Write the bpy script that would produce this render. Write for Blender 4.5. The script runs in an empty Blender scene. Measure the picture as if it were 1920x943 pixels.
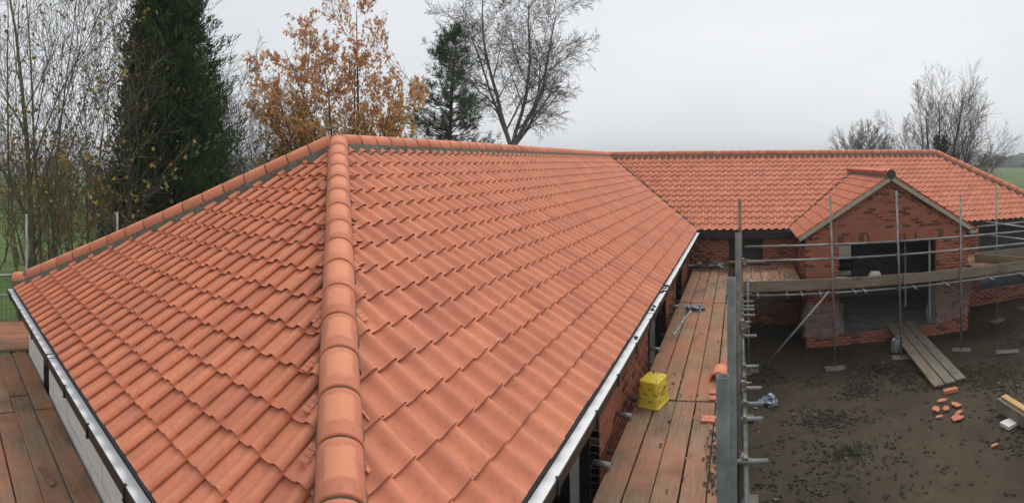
import bpy, bmesh, math, random
import numpy as np
from mathutils import Matrix, Vector, Quaternion

SC = bpy.context.scene
COL = SC.collection
rad = math.radians
random.seed(7)
RNG = np.random.default_rng(7)

# ------------------------------------------------------------------ camera
EYE = 4.56
FPX, VPX, HORY = 958.26, 1386.6, 304.4          # cylinder radius and centre of the stitched panorama, in photo pixels
PIT, ROL = 0.0012, -0.0080
_cp, _sp, _cr, _sr = math.cos(PIT), math.sin(PIT), math.cos(ROL), math.sin(ROL)
RX = np.array([[1, 0, 0], [0, _cp, -_sp], [0, _sp, _cp]])
RY = np.array([[_cr, 0, _sr], [0, 1, 0], [-_sr, 0, _cr]])
TILT = RY @ RX
azc = (960 - VPX) / FPX
Fw = TILT.T @ np.array([math.sin(azc), math.cos(azc), 0])
Rw = TILT.T @ np.array([math.cos(azc), -math.sin(azc), 0])
Uw = TILT.T @ np.array([0, 0, 1.0])
cam = bpy.data.cameras.new('camera')
cam.type = 'PANO'
cam.panorama_type = 'CENTRAL_CYLINDRICAL'
cam.central_cylindrical_range_u_min = -960 / FPX
cam.central_cylindrical_range_u_max = 960 / FPX
cam.central_cylindrical_range_v_min = (HORY - 943) / FPX
cam.central_cylindrical_range_v_max = HORY / FPX
cam.central_cylindrical_radius = 1.0
cam.clip_start = 0.05
cam.clip_end = 6000
camo = bpy.data.objects.new('camera', cam)
COL.objects.link(camo)
camo.matrix_world = Matrix(((Rw[0], Uw[0], -Fw[0], 0), (Rw[1], Uw[1], -Fw[1], 0), (Rw[2], Uw[2], -Fw[2], EYE), (0, 0, 0, 1)))
SC.camera = camo

# ------------------------------------------------------------------ world, sun, exposure
SUN_EL, SUN_AZ = rad(59), rad(12)      # azimuth clockwise from +Y
W = bpy.data.worlds.new('World'); SC.world = W; W.use_nodes = True
nt = W.node_tree; nt.nodes.clear()
out = nt.nodes.new('ShaderNodeOutputWorld'); bg = nt.nodes.new('ShaderNodeBackground')
sky = nt.nodes.new('ShaderNodeTexSky'); sky.sky_type = 'NISHITA'; sky.sun_disc = False
sky.sun_elevation = SUN_EL; sky.sun_rotation = SUN_AZ; sky.dust_density = 6.0; sky.air_density = 1.0
hs = nt.nodes.new('ShaderNodeHueSaturation'); hs.inputs['Saturation'].default_value = 0.25; hs.inputs['Value'].default_value = 1.0
nt.links.new(sky.outputs[0], hs.inputs['Color'])
tc = nt.nodes.new('ShaderNodeTexCoord')
nz = nt.nodes.new('ShaderNodeTexNoise'); nz.inputs['Scale'].default_value = 1.3; nz.inputs['Detail'].default_value = 4; nz.inputs['Roughness'].default_value = 0.45
mp = nt.nodes.new('ShaderNodeMapping'); mp.inputs['Scale'].default_value = (1, 1, 2.6)
nt.links.new(tc.outputs['Generated'], mp.inputs[0]); nt.links.new(mp.outputs[0], nz.inputs['Vector'])
cl = nt.nodes.new('ShaderNodeValToRGB')          # the cloud sheet: near-even pale grey
cl.color_ramp.elements[0].position = 0.3; cl.color_ramp.elements[0].color = (0.71, 0.74, 0.78, 1)
cl.color_ramp.elements[1].position = 0.75; cl.color_ramp.elements[1].color = (0.87, 0.885, 0.905, 1)
nt.links.new(nz.outputs[0], cl.inputs[0])
sc_ = nt.nodes.new('ShaderNodeVectorMath'); sc_.operation = 'SCALE'; sc_.inputs['Scale'].default_value = 10.2
nt.links.new(cl.outputs[0], sc_.inputs[0])
mx = nt.nodes.new('ShaderNodeMix'); mx.data_type = 'RGBA'; mx.inputs['Factor'].default_value = 0.90
nt.links.new(hs.outputs[0], mx.inputs['A']); nt.links.new(sc_.outputs[0], mx.inputs['B'])
nt.links.new(mx.outputs['Result'], bg.inputs[0]); bg.inputs[1].default_value = 0.1
nt.links.new(bg.outputs[0], out.inputs[0])

sl = bpy.data.lights.new('sun', 'SUN'); sl.energy = 1.5; sl.angle = rad(40); sl.color = (1.0, 0.965, 0.92)
so = bpy.data.objects.new('sun', sl); COL.objects.link(so)
sd = Vector((math.sin(SUN_AZ) * math.cos(SUN_EL), math.cos(SUN_AZ) * math.cos(SUN_EL), math.sin(SUN_EL)))
so.rotation_euler = sd.to_track_quat('Z', 'Y').to_euler()
so.location = (0, -10, 30)

SC.view_settings.view_transform = 'Standard'; SC.view_settings.look = 'None'
SC.view_settings.exposure = 0.13; SC.view_settings.gamma = 1.0; SC.view_settings.use_curve_mapping = False
SC.render.engine = 'CYCLES'
SC.cycles.max_bounces = 8; SC.cycles.diffuse_bounces = 3; SC.cycles.glossy_bounces = 2
SC.cycles.transparent_max_bounces = 16; SC.cycles.volume_bounces = 0; SC.cycles.transmission_bounces = 4
SC.cycles.use_denoising = True

# ------------------------------------------------------------------ helpers
def project(p):
    """photo pixel of a world point (used only to choose which tiles and bricks show largest)"""
    v = TILT @ (np.asarray(p, float) - np.array([0, 0, EYE]))
    r = math.hypot(v[0], v[1])
    return VPX + FPX * math.atan2(v[0], v[1]), HORY - FPX * v[2] / r, r

def tag(o, label=None, cat=None, group=None, kind=None):
    if label: o['label'] = label
    if cat: o['category'] = cat
    if group: o['group'] = group
    if kind: o['kind'] = kind
    return o

def empty(name, loc=(0, 0, 0)):
    o = bpy.data.objects.new(name, None); COL.objects.link(o); o.location = loc; o.empty_display_size = 0.2
    return o

def link(name, me, mat=None, parent=None, mw=None):
    o = bpy.data.objects.new(name, me); COL.objects.link(o)
    if mat is not None and len(me.materials) == 0: me.materials.append(mat)
    if mw is not None:
        o.matrix_basis = mw if isinstance(mw, Matrix) else Matrix(mw.tolist())
    if parent is not None: o.parent = parent
    return o

def mk(name, V, F, mat=None, parent=None, smooth=False, mw=None):
    me = bpy.data.meshes.new(name)
    me.from_pydata([tuple(map(float, v)) for v in V], [], [tuple(int(i) for i in f) for f in F])
    if smooth: me.polygons.foreach_set('use_smooth', [True] * len(me.polygons))
    me.update()
    return link(name, me, mat, parent, mw)

def fast_mesh(name, V, quads=None, tris=None, rnd=None, smooth=False):
    """big mesh from numpy arrays"""
    V = np.asarray(V, np.float32)
    me = bpy.data.meshes.new(name)
    nq = 0 if quads is None else len(quads); ntr = 0 if tris is None else len(tris)
    me.vertices.add(len(V)); me.vertices.foreach_set('co', V.ravel())
    idx = []
    if nq: idx.append(np.asarray(quads, np.int32).ravel())
    if ntr: idx.append(np.asarray(tris, np.int32).ravel())
    idx = np.concatenate(idx)
    me.loops.add(len(idx)); me.loops.foreach_set('vertex_index', idx)
    st = np.concatenate([np.arange(nq) * 4, nq * 4 + np.arange(ntr) * 3]).astype(np.int32)
    me.polygons.add(nq + ntr); me.polygons.foreach_set('loop_start', st)
    if smooth: me.polygons.foreach_set('use_smooth', np.ones(nq + ntr, bool))
    if rnd is not None:
        a = me.attributes.new('rnd', 'FLOAT', 'POINT'); a.data.foreach_set('value', np.asarray(rnd, np.float32))
    me.update(); me.validate()
    return me

class MB:
    """collects shapes that belong to ONE part"""
    def __init__(s): s.V = []; s.F = []
    def add(s, V, F):
        o = len(s.V); s.V += [tuple(v) for v in V]; s.F += [tuple(i + o for i in f) for f in F]; return s
    def box(s, c, d, R=None):
        V, F = box_vf(d); V = np.array(V)
        if R is not None: V = V @ np.asarray(R).T
        return s.add(V + np.array(c), F)
    def prism(s, a, b, sec, up=(0, 0, 1), caps=True):
        """sweep closed section (list of (side, up)) from a to b"""
        a = np.array(a, float); b = np.array(b, float); d = b - a; d /= np.linalg.norm(d)
        up = np.array(up, float); side = np.cross(d, up); side /= np.linalg.norm(side); u2 = np.cross(side, d)
        n = len(sec)
        P = [a + side * x + u2 * y for x, y in sec] + [b + side * x + u2 * y for x, y in sec]
        F = [(i, (i + 1) % n, (i + 1) % n + n, i + n) for i in range(n)]
        if caps: F += [tuple(range(n))[::-1], tuple(range(n, 2 * n))]
        return s.add(P, F)
    def build(s, name, mat, parent=None, smooth=False, mw=None): return mk(name, s.V, s.F, mat, parent, smooth, mw)

def box_vf(d, ch=0.0):
    x, y, z = d[0] / 2, d[1] / 2, d[2] / 2
    if ch <= 0:
        V = [(-x, -y, -z), (x, -y, -z), (x, y, -z), (-x, y, -z), (-x, -y, z), (x, -y, z), (x, y, z), (-x, y, z)]
        F = [(0, 3, 2, 1), (4, 5, 6, 7), (0, 1, 5, 4), (1, 2, 6, 5), (2, 3, 7, 6), (3, 0, 4, 7)]
        return V, F
    bm = bmesh.new(); bmesh.ops.create_cube(bm, size=1)
    for v in bm.verts: v.co = Vector((v.co.x * d[0], v.co.y * d[1], v.co.z * d[2]))
    bmesh.ops.bevel(bm, geom=bm.edges[:], offset=ch, segments=1, affect='EDGES')
    bm.verts.index_update()
    V = [tuple(v.co) for v in bm.verts]; F = [tuple(v.index for v in f.verts) for f in bm.faces]; bm.free()
    return V, F

_BOX = {}
def box_mesh(name, d, mat, ch=0.0):
    k = (name, tuple(round(v, 3) for v in d), mat.name, ch)
    if k not in _BOX:
        V, F = box_vf(d, ch); me = bpy.data.meshes.new(name); me.from_pydata(V, [], F); me.materials.append(mat); _BOX[k] = me
    return _BOX[k]

def frame(o, x, y, z):
    M = Matrix.Identity(4)
    for i in range(3): M[i][0], M[i][1], M[i][2], M[i][3] = x[i], y[i], z[i], o[i]
    return M

def along(a, b, up=(0, 0, 1)):
    """matrix with local X from a to b, origin at the middle"""
    a, b = Vector(a), Vector(b); x = (b - a).normalized(); y = Vector(up).cross(x).normalized(); z = x.cross(y)
    return frame((a + b) / 2, x, y, z)

# ------------------------------------------------------------------ materials
def newmat(name):
    m = bpy.data.materials.new(name); m.use_nodes = True
    n = m.node_tree; b = n.nodes['Principled BSDF']
    return m, n, b
def N(n, t, **kw):
    x = n.nodes.new(t)
    for k, v in kw.items():
        if k in x.inputs: x.inputs[k].default_value = v
        else: setattr(x, k, v)
    return x
def coords(n, space='Object', scale=(1, 1, 1), rnd=False):
    if space == 'World':
        g = N(n, 'ShaderNodeNewGeometry').outputs['Position']
    else: g = N(n, 'ShaderNodeTexCoord').outputs[space]
    if rnd:
        oi = N(n, 'ShaderNodeObjectInfo'); k = N(n, 'ShaderNodeMath', operation='MULTIPLY'); k.inputs[1].default_value = 57.0
        n.links.new(oi.outputs['Random'], k.inputs[0])
        ad = N(n, 'ShaderNodeVectorMath', operation='ADD'); n.links.new(g, ad.inputs[0]); n.links.new(k.outputs[0], ad.inputs[1]); g = ad.outputs[0]
    mp = N(n, 'ShaderNodeMapping'); mp.inputs['Scale'].default_value = scale
    n.links.new(g, mp.inputs[0]); return mp.outputs[0]
def noise(n, vec, scale, detail=4, rough=0.55):
    t = N(n, 'ShaderNodeTexNoise', Scale=scale, Detail=detail, Roughness=rough); n.links.new(vec, t.inputs['Vector']); return t.outputs[0]
def ramp(n, fac, stops):
    r = N(n, 'ShaderNodeValToRGB'); e = r.color_ramp.elements
    while len(e) < len(stops): e.new(0.5)
    for i, (p, c) in enumerate(stops):
        e[i].position = p; e[i].color = (*c, 1) if len(c) == 3 else c
    n.links.new(fac, r.inputs[0]); return r.outputs[0]
def mix(n, fac, a, b, mode='MIX'):
    m = N(n, 'ShaderNodeMix', data_type='RGBA', blend_type=mode)
    for s, v in (('Factor', fac), ('A', a), ('B', b)):
        if isinstance(v, (int, float)): m.inputs[s].default_value = v
        elif isinstance(v, tuple): m.inputs[s].default_value = (*v, 1)
        else: n.links.new(v, m.inputs[s])
    return m.outputs['Result']
def bump(n, b, h, strength=0.3, dist=0.01):
    x = N(n, 'ShaderNodeBump', Strength=strength, Distance=dist); n.links.new(h, x.inputs['Height']); n.links.new(x.outputs[0], b.inputs['Normal'])
def piece_rnd(n):
    """0..1 value that differs from piece to piece, for single objects and for joined ones"""
    a = N(n, 'ShaderNodeAttribute', attribute_name='rnd'); oi = N(n, 'ShaderNodeObjectInfo')
    s = N(n, 'ShaderNodeMath', operation='ADD'); n.links.new(a.outputs['Fac'], s.inputs[0]); n.links.new(oi.outputs['Random'], s.inputs[1])
    f = N(n, 'ShaderNodeMath', operation='FRACT'); n.links.new(s.outputs[0], f.inputs[0]); return f.outputs[0]

def simple(name, c0, c1, scale=8, rough=0.8, bmp=0.2, bd=0.005, space='Object', metal=0.0, spec=0.3, rnd=False, stretch=(1, 1, 1), detail=5):
    m, n, b = newmat(name); v = coords(n, space, stretch, rnd); f = noise(n, v, scale, detail)
    n.links.new(ramp(n, f, [(0.32, c0), (0.7, c1)]), b.inputs['Base Color'])
    b.inputs['Roughness'].default_value = rough; b.inputs['Metallic'].default_value = metal; b.inputs['Specular IOR Level'].default_value = spec
    if bmp: bump(n, b, f, bmp, bd)
    return m

def tile_material(name, ridge=False):
    m, n, b = newmat(name)
    r = piece_rnd(n)
    base = ramp(n, r, [(0.0, (0.530, 0.182, 0.106)), (0.25, (0.595, 0.210, 0.120)), (0.62, (0.610, 0.218, 0.126)), (0.93, (0.66, 0.242, 0.131)), (1.0, (0.55, 0.192, 0.120))])
    w = coords(n, 'World')
    n1 = noise(n, w, 3.2, 5, 0.6); n2 = noise(n, w, 26, 4, 0.65); n3 = noise(n, w, 160, 2, 0.5)
    c = mix(n, ramp(n, n1, [(0.42, (0, 0, 0)), (0.68, (1, 1, 1))]), base, mix(n, 1.0, base, (0.84, 0.83, 0.86), 'MULTIPLY'))
    dirt = ramp(n, n2, [(0.52, (0, 0, 0)), (0.76, (0.6, 0.6, 0.6))])
    c = mix(n, dirt, c, (0.35, 0.12, 0.072))
    dust = ramp(n, noise(n, w, 7.5, 4, 0.6), [(0.58, (0, 0, 0)), (0.8, (0.35, 0.35, 0.35))])
    c = mix(n, dust, c, (0.64, 0.29, 0.19))
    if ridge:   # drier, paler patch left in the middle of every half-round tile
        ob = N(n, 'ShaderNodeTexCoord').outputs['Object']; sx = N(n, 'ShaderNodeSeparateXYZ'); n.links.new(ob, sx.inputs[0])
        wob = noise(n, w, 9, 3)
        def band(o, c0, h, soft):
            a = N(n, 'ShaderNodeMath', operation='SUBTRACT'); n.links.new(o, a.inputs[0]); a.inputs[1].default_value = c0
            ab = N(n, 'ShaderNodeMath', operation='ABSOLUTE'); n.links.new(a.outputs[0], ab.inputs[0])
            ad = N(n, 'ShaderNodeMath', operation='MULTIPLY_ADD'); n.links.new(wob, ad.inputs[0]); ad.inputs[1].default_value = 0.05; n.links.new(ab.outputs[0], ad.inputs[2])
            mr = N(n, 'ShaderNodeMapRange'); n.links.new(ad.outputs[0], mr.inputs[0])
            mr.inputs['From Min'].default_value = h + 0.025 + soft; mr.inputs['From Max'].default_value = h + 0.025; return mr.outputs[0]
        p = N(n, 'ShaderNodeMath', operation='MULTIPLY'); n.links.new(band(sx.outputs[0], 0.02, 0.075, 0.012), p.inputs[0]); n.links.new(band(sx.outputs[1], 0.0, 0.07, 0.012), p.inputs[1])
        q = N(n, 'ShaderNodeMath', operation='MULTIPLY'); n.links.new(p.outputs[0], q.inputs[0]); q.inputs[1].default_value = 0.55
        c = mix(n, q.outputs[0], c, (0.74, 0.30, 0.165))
    n.links.new(c, b.inputs['Base Color'])
    b.inputs['Roughness'].default_value = 0.72; b.inputs['Specular IOR Level'].default_value = 0.3
    s = N(n, 'ShaderNodeMath', operation='ADD'); n.links.new(n2, s.inputs[0]); n.links.new(n3, s.inputs[1])
    bump(n, b, s.outputs[0], 0.35, 0.0025)
    return m

def brick_material():
    m, n, b = newmat('red_brick'); r = piece_rnd(n); w = coords(n, 'World')
    c = ramp(n, r, [(0.0, (0.34, 0.128, 0.080)), (0.35, (0.39, 0.145, 0.088)), (0.60, (0.345, 0.128, 0.080)), (0.79, (0.30, 0.108, 0.068)), (0.83, (0.15, 0.062, 0.048)), (1.0, (0.12, 0.053, 0.043))])
    n1 = noise(n, w, 30, 4); n2 = noise(n, w, 150, 3)
    c = mix(n, ramp(n, n1, [(0.4, (0, 0, 0)), (0.8, (0.5, 0.5, 0.5))]), c, (0.26, 0.092, 0.06))
    n.links.new(c, b.inputs['Base Color']); b.inputs['Roughness'].default_value = 0.9; b.inputs['Specular IOR Level'].default_value = 0.15
    bump(n, b, n2, 0.4, 0.003); return m

def wood_material(name, dark, light, dust=None, dust_amt=0.5, wet=True):
    m, n, b = newmat(name)
    v = coords(n, 'Object', (1.2, 14, 14), True); g = noise(n, v, 3.0, 8, 0.65)
    v2 = coords(n, 'Object', (1, 1, 1), True)
    oi = N(n, 'ShaderNodeObjectInfo')
    c = ramp(n, g, [(0.28, dark), (0.72, light)])
    tint = ramp(n, oi.outputs['Random'], [(0.0, (0.72, 0.74, 0.78)), (0.5, (1, 1, 1)), (1.0, (1.15, 1.0, 0.88))])
    c = mix(n, 1.0, c, tint, 'MULTIPLY')
    blot = noise(n, v2, 2.3, 5, 0.6)
    if dust:
        c = mix(n, ramp(n, noise(n, coords(n, 'World'), 1.1, 6, 0.62), [(0.42, (0, 0, 0)), (0.64, (dust_amt * .8,) * 3)]), c, dust)
    if wet: c = mix(n, ramp(n, blot, [(0.5, (0, 0, 0)), (0.75, (0.6, 0.6, 0.6))]), c, (dark[0] * 0.45, dark[1] * 0.45, dark[2] * 0.45))
    c = mix(n, ramp(n, noise(n, coords(n, 'Object', (.6, 1.6, 1), True), 2.0, 5, .6), [(0.5, (0, 0, 0)), (0.7, (0.55, 0.55, 0.55))]), c, (light[0] * .95, light[1] * 1.05, light[2] * 1.15))
    fine = noise(n, v2, 60, 3)
    c = mix(n, ramp(n, fine, [(0.62, (0, 0, 0)), (0.75, (0.5, 0.5, 0.5))]), c, (dark[0] * 0.5, dark[1] * 0.5, dark[2] * 0.5))
    n.links.new(c, b.inputs['Base Color']); b.inputs['Roughness'].default_value = 0.85; b.inputs['Specular IOR Level'].default_value = 0.2
    bump(n, b, g, 0.35, 0.004); return m

def leaf_material(name, stops, trans=0.25):
    m, n, b = newmat(name); r = piece_rnd(n)
    c = ramp(n, r, stops); n.links.new(c, b.inputs['Base Color']); b.inputs['Roughness'].default_value = 0.7; b.inputs['Specular IOR Level'].default_value = 0.2
    if trans:
        t = N(n, 'ShaderNodeBsdfTranslucent'); n.links.new(c, t.inputs[0]); ms = N(n, 'ShaderNodeMixShader'); ms.inputs[0].default_value = trans
        n.links.new(b.outputs[0], ms.inputs[1]); n.links.new(t.outputs[0], ms.inputs[2]); n.links.new(ms.outputs[0], n.nodes['Material Output'].inputs[0])
    return m

M = {}
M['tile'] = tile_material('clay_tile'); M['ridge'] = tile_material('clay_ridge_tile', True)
M['brick'] = brick_material()
M['mortar'] = simple('brick_mortar', (0.17, 0.125, 0.095), (0.25, 0.19, 0.145), 40, 0.95, 0.4)
M['bed'] = simple('bedding_mortar', (0.10, 0.095, 0.075), (0.20, 0.185, 0.145), 22, 0.95, 0.7, 0.01, 'World')
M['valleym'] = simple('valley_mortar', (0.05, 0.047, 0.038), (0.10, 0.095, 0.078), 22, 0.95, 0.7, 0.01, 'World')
M['verge'] = simple('verge_mortar', (0.33, 0.30, 0.23), (0.45, 0.41, 0.32), 10, 0.95, 0.4, 0.006, 'World')
M['felt'] = simple('roof_underlay', (0.02, 0.02, 0.021), (0.035, 0.035, 0.036), 12, 0.9, 0.1)
M['tray'] = simple('eaves_tray', (0.035, 0.036, 0.038), (0.07, 0.07, 0.072), 6, 0.6, 0.1, spec=0.4)
M['blackpvc'] = simple('black_plastic', (0.012, 0.012, 0.013), (0.02, 0.02, 0.022), 10, 0.4, 0, spec=0.5)
M['gutter'] = simple('pale_gutter', (0.80, 0.825, 0.84), (0.85, 0.87, 0.88), 3, 0.6, 0.0, spec=0.5, space='World')
M['block'] = simple('aircrete_block', (0.62, 0.605, 0.58), (0.73, 0.71, 0.685), 5, 0.95, 0.25, 0.003, 'World')
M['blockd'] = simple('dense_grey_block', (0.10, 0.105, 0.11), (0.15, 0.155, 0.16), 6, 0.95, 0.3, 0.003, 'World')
M['blockm'] = simple('block_joint', (0.13, 0.115, 0.095), (0.20, 0.18, 0.15), 12, 0.95, 0.2)
M['slab'] = simple('concrete_slab', (0.11, 0.105, 0.095), (0.20, 0.19, 0.17), 3, 0.9, 0.3, 0.01)
M['steel'] = simple('galvanised_tube', (0.17, 0.175, 0.175), (0.34, 0.345, 0.34), 9, 0.5, 0.15, 0.002, metal=0.45, rnd=True, stretch=(0.5, 1, 1))
M['oldsteel'] = simple('weathered_tube', (0.085, 0.095, 0.095), (0.18, 0.19, 0.185), 9, 0.55, 0.15, 0.002, metal=0.35, rnd=True)
M['rust'] = simple('rusty_tube', (0.16, 0.085, 0.045), (0.30, 0.22, 0.16), 14, 0.8, 0.2, 0.002, metal=0.2, rnd=True)
M['coupler'] = simple('coupler_steel', (0.11, 0.095, 0.075), (0.30, 0.26, 0.21), 30, 0.55, 0.2, 0.002, metal=0.4, rnd=True)
M['deck'] = wood_material('scaffold_board', (0.165, 0.105, 0.064), (0.345, 0.235, 0.15), (0.41, 0.165, 0.10), 1.0)
M['toe'] = wood_material('toe_board', (0.13, 0.11, 0.08), (0.27, 0.235, 0.175))
M['plank'] = wood_material('old_plank', (0.13, 0.115, 0.09), (0.30, 0.265, 0.215))
M['timber'] = wood_material('new_timber', (0.42, 0.26, 0.11), (0.62, 0.42, 0.20), wet=False)
M['yellow'] = simple('yellow_plastic', (0.62, 0.46, 0.035), (0.72, 0.54, 0.06), 4, 0.38, 0.03, spec=0.5)
M['print'] = simple('green_print', (0.09, 0.12, 0.03), (0.16, 0.18, 0.05), 40, 0.6, 0)
M['soil'] = simple('clod_of_dirt', (0.03, 0.024, 0.018), (0.07, 0.05, 0.035), 30, 0.95, 0.5)
M['white'] = simple('white_paint', (0.55, 0.55, 0.53), (0.7, 0.7, 0.68), 10, 0.6, 0.1)
M['blue'] = simple('blue_white_wrap', (0.08, 0.13, 0.24), (0.50, 0.53, 0.58), 18, 0.45, 0.3, 0.01)
M['bag'] = simple('grey_bag_plastic', (0.16, 0.15, 0.15), (0.50, 0.48, 0.46), 9, 0.4, 0.3, 0.01)
M['can'] = simple('pale_jerrycan', (0.17, 0.175, 0.175), (0.25, 0.255, 0.255), 8, 0.5, 0.1)
M['red'] = simple('red_plastic', (0.35, 0.03, 0.04), (0.42, 0.05, 0.06), 8, 0.5, 0)
M['bark_ash'] = simple('grey_bark', (0.10, 0.096, 0.088), (0.22, 0.212, 0.195), 6, 0.95, 0.4, 0.02)
M['bark_brown'] = simple('brown_bark', (0.05, 0.04, 0.03), (0.11, 0.09, 0.07), 8, 0.95, 0.4, 0.02)
M['bark_green'] = simple('green_grey_bark', (0.11, 0.10, 0.06), (0.22, 0.20, 0.13), 6, 0.95, 0.3, 0.02)
M['twig'] = simple('twig_bark', (0.10, 0.085, 0.073), (0.17, 0.15, 0.13), 8, 0.95, 0)
M['twigred'] = simple('reddish_twig', (0.10, 0.072, 0.058), (0.17, 0.13, 0.11), 8, 0.95, 0)
M['autumn'] = leaf_material('autumn_leaf', [(0.0, (0.74, 0.36, 0.23)), (0.3, (0.80, 0.43, 0.20)), (0.55, (0.80, 0.50, 0.18)), (0.78, (0.72, 0.53, 0.17)), (0.92, (0.44, 0.38, 0.12)), (1.0, (0.32, 0.32, 0.11))], 0.58)
M['yleaf'] = leaf_material('yellow_leaf', [(0.0, (0.42, 0.32, 0.07)), (0.4, (0.34, 0.26, 0.06)), (0.7, (0.16, 0.19, 0.06)), (1.0, (0.40, 0.20, 0.06))], 0.3)
M['conifer'] = leaf_material('conifer_foliage', [(0.0, (0.026, 0.052, 0.018)), (0.5, (0.045, 0.085, 0.028)), (0.85, (0.075, 0.120, 0.036)), (1.0, (0.11, 0.12, 0.04))], 0.2)
M['needle'] = leaf_material('pine_needle', [(0.0, (0.045, 0.075, 0.042)), (0.6, (0.075, 0.115, 0.055)), (1.0, (0.12, 0.14, 0.065))], 0.12)
M['ivy'] = leaf_material('ivy_leaf', [(0.0, (0.014, 0.022, 0.011)), (0.7, (0.03, 0.045, 0.02)), (1.0, (0.06, 0.07, 0.035))], 0.1)
M['litter'] = leaf_material('dead_leaf', [(0.0, (0.018, 0.012, 0.009)), (0.7, (0.036, 0.025, 0.018)), (0.97, (0.055, 0.038, 0.027)), (1.0, (0.20, 0.15, 0.08))], 0)
M['grassb'] = leaf_material('grass_blade', [(0.0, (0.03, 0.05, 0.016)), (1.0, (0.075, 0.10, 0.035))], 0.2)
M['farleaf'] = leaf_material('far_tree_twigs', [(0.0, (0.07, 0.075, 0.07)), (1.0, (0.13, 0.125, 0.115))], 0.1)

def ground_material():
    m, n, b = newmat('yard_mud'); w = coords(n, 'World')
    a = noise(n, w, 0.55, 6, 0.6); f = noise(n, w, 5, 6, 0.65); g = noise(n, w, 45, 4, 0.6)
    c = ramp(n, a, [(0.3, (0.046, 0.034, 0.023)), (0.55, (0.074, 0.057, 0.035)), (0.75, (0.108, 0.083, 0.050))])
    c = mix(n, ramp(n, f, [(0.5, (0, 0, 0)), (0.7, (0.8, 0.8, 0.8))]), c, (0.036, 0.028, 0.020))
    c = mix(n, ramp(n, g, [(0.68, (0, 0, 0)), (0.78, (0.4, 0.4, 0.4))]), c, (0.14, 0.11, 0.075))
    n.links.new(c, b.inputs['Base Color']); b.inputs['Specular IOR Level'].default_value = 0.25
    n.links.new(ramp(n, f, [(0.35, (0.95, 0.95, 0.95)), (0.7, (0.72, 0.72, 0.72))]), b.inputs['Roughness'])
    s = N(n, 'ShaderNodeMath', operation='MULTIPLY_ADD'); n.links.new(g, s.inputs[0]); s.inputs[1].default_value = 0.35; n.links.new(f, s.inputs[2])
    bump(n, b, s.outputs[0], 0.9, 0.06); return m
M['mud'] = ground_material()
def field_material():
    m, n, b = newmat('field_grass'); w = coords(n, 'World')
    a = noise(n, w, 0.05, 5, 0.6); f = noise(n, w, 2.2, 5, 0.7)
    c = ramp(n, a, [(0.3, (0.075, 0.12, 0.040)), (0.6, (0.105, 0.16, 0.052)), (0.8, (0.13, 0.165, 0.065))])
    c = mix(n, ramp(n, f, [(0.45, (0, 0, 0)), (0.75, (0.7, 0.7, 0.7))]), c, (0.075, 0.09, 0.035))
    n.links.new(c, b.inputs['Base Color']); b.inputs['Roughness'].default_value = 0.95; b.inputs['Specular IOR Level'].default_value = 0.1
    return m
M['field'] = field_material()
def poly_material():
    m, n, b = newmat('polythene'); v = coords(n, 'Object'); f = noise(n, v, 7, 5, 0.6)
    b.inputs['Base Color'].default_value = (0.38, 0.38, 0.385, 1); b.inputs['Roughness'].default_value = 0.3; b.inputs['Specular IOR Level'].default_value = 0.5
    tr = N(n, 'ShaderNodeBsdfTransparent'); ms = N(n, 'ShaderNodeMixShader'); n.links.new(ramp(n, f, [(0.3, (0.10,) * 3), (0.75, (0.48,) * 3)]), ms.inputs[0])
    n.links.new(tr.outputs[0], ms.inputs[1]); n.links.new(b.outputs[0], ms.inputs[2]); n.links.new(ms.outputs[0], n.nodes['Material Output'].inputs[0])
    bump(n, b, f, 0.8, 0.05); return m
M['poly'] = poly_material()

# ------------------------------------------------------------------ ground
def ground_sheet():
    # one sheet to the horizon: fine and uneven near the site, a single wide skirt beyond
    R1 = 26.0; n = 150
    xs = np.linspace(-22, 30, n); ys = np.linspace(-14, 34, n)
    X, Y = np.meshgrid(xs, ys)
    rr = np.random.default_rng(3); Z = np.zeros_like(X)
    for k in range(26):
        fx, fy = rr.normal(0, 1.7, 2); Z += math.sin(k) * 0 + rr.uniform(0.004, 0.012) * np.sin(fx * X + fy * Y + rr.uniform(0, 6.28))
    edge = np.minimum(np.minimum(X - xs[0], xs[-1] - X), np.minimum(Y - ys[0], ys[-1] - Y)); Z *= np.clip(edge / 3, 0, 1)
    return X, Y, Z, xs, ys
GX, GY, GZ, gxs, gys = ground_sheet()
def gz(x, y):
    i = min(max(int(np.searchsorted(gxs, x)), 1), len(gxs) - 1); j = min(max(int(np.searchsorted(gys, y)), 1), len(gys) - 1)
    tx = (x - gxs[i - 1]) / (gxs[i] - gxs[i - 1]); ty = (y - gys[j - 1]) / (gys[j] - gys[j - 1])
    return float((GZ[j - 1, i - 1] * (1 - tx) + GZ[j - 1, i] * tx) * (1 - ty) + (GZ[j, i - 1] * (1 - tx) + GZ[j, i] * tx) * ty)
n = len(gxs)
V = np.stack([GX.ravel(), GY.ravel(), GZ.ravel()], 1)
q = [(j * n + i, j * n + i + 1, (j + 1) * n + i + 1, (j + 1) * n + i) for j in range(n - 1) for i in range(n - 1)]
o = link('yard_ground', fast_mesh('yard_ground', V, q, smooth=True), M['mud'])
tag(o, kind='structure')
a, b, c, d, B = gxs[0], gxs[-1], gys[0], gys[-1], 1400.0
V = [(-B, -B, 0), (B, -B, 0), (B, B, 0), (-B, B, 0), (a, c, 0), (b, c, 0), (b, d, 0), (a, d, 0)]
o = mk('field', V, [(0, 1, 5, 4), (1, 2, 6, 5), (2, 3, 7, 6), (3, 0, 4, 7)], M['field']); tag(o, kind='structure')
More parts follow.
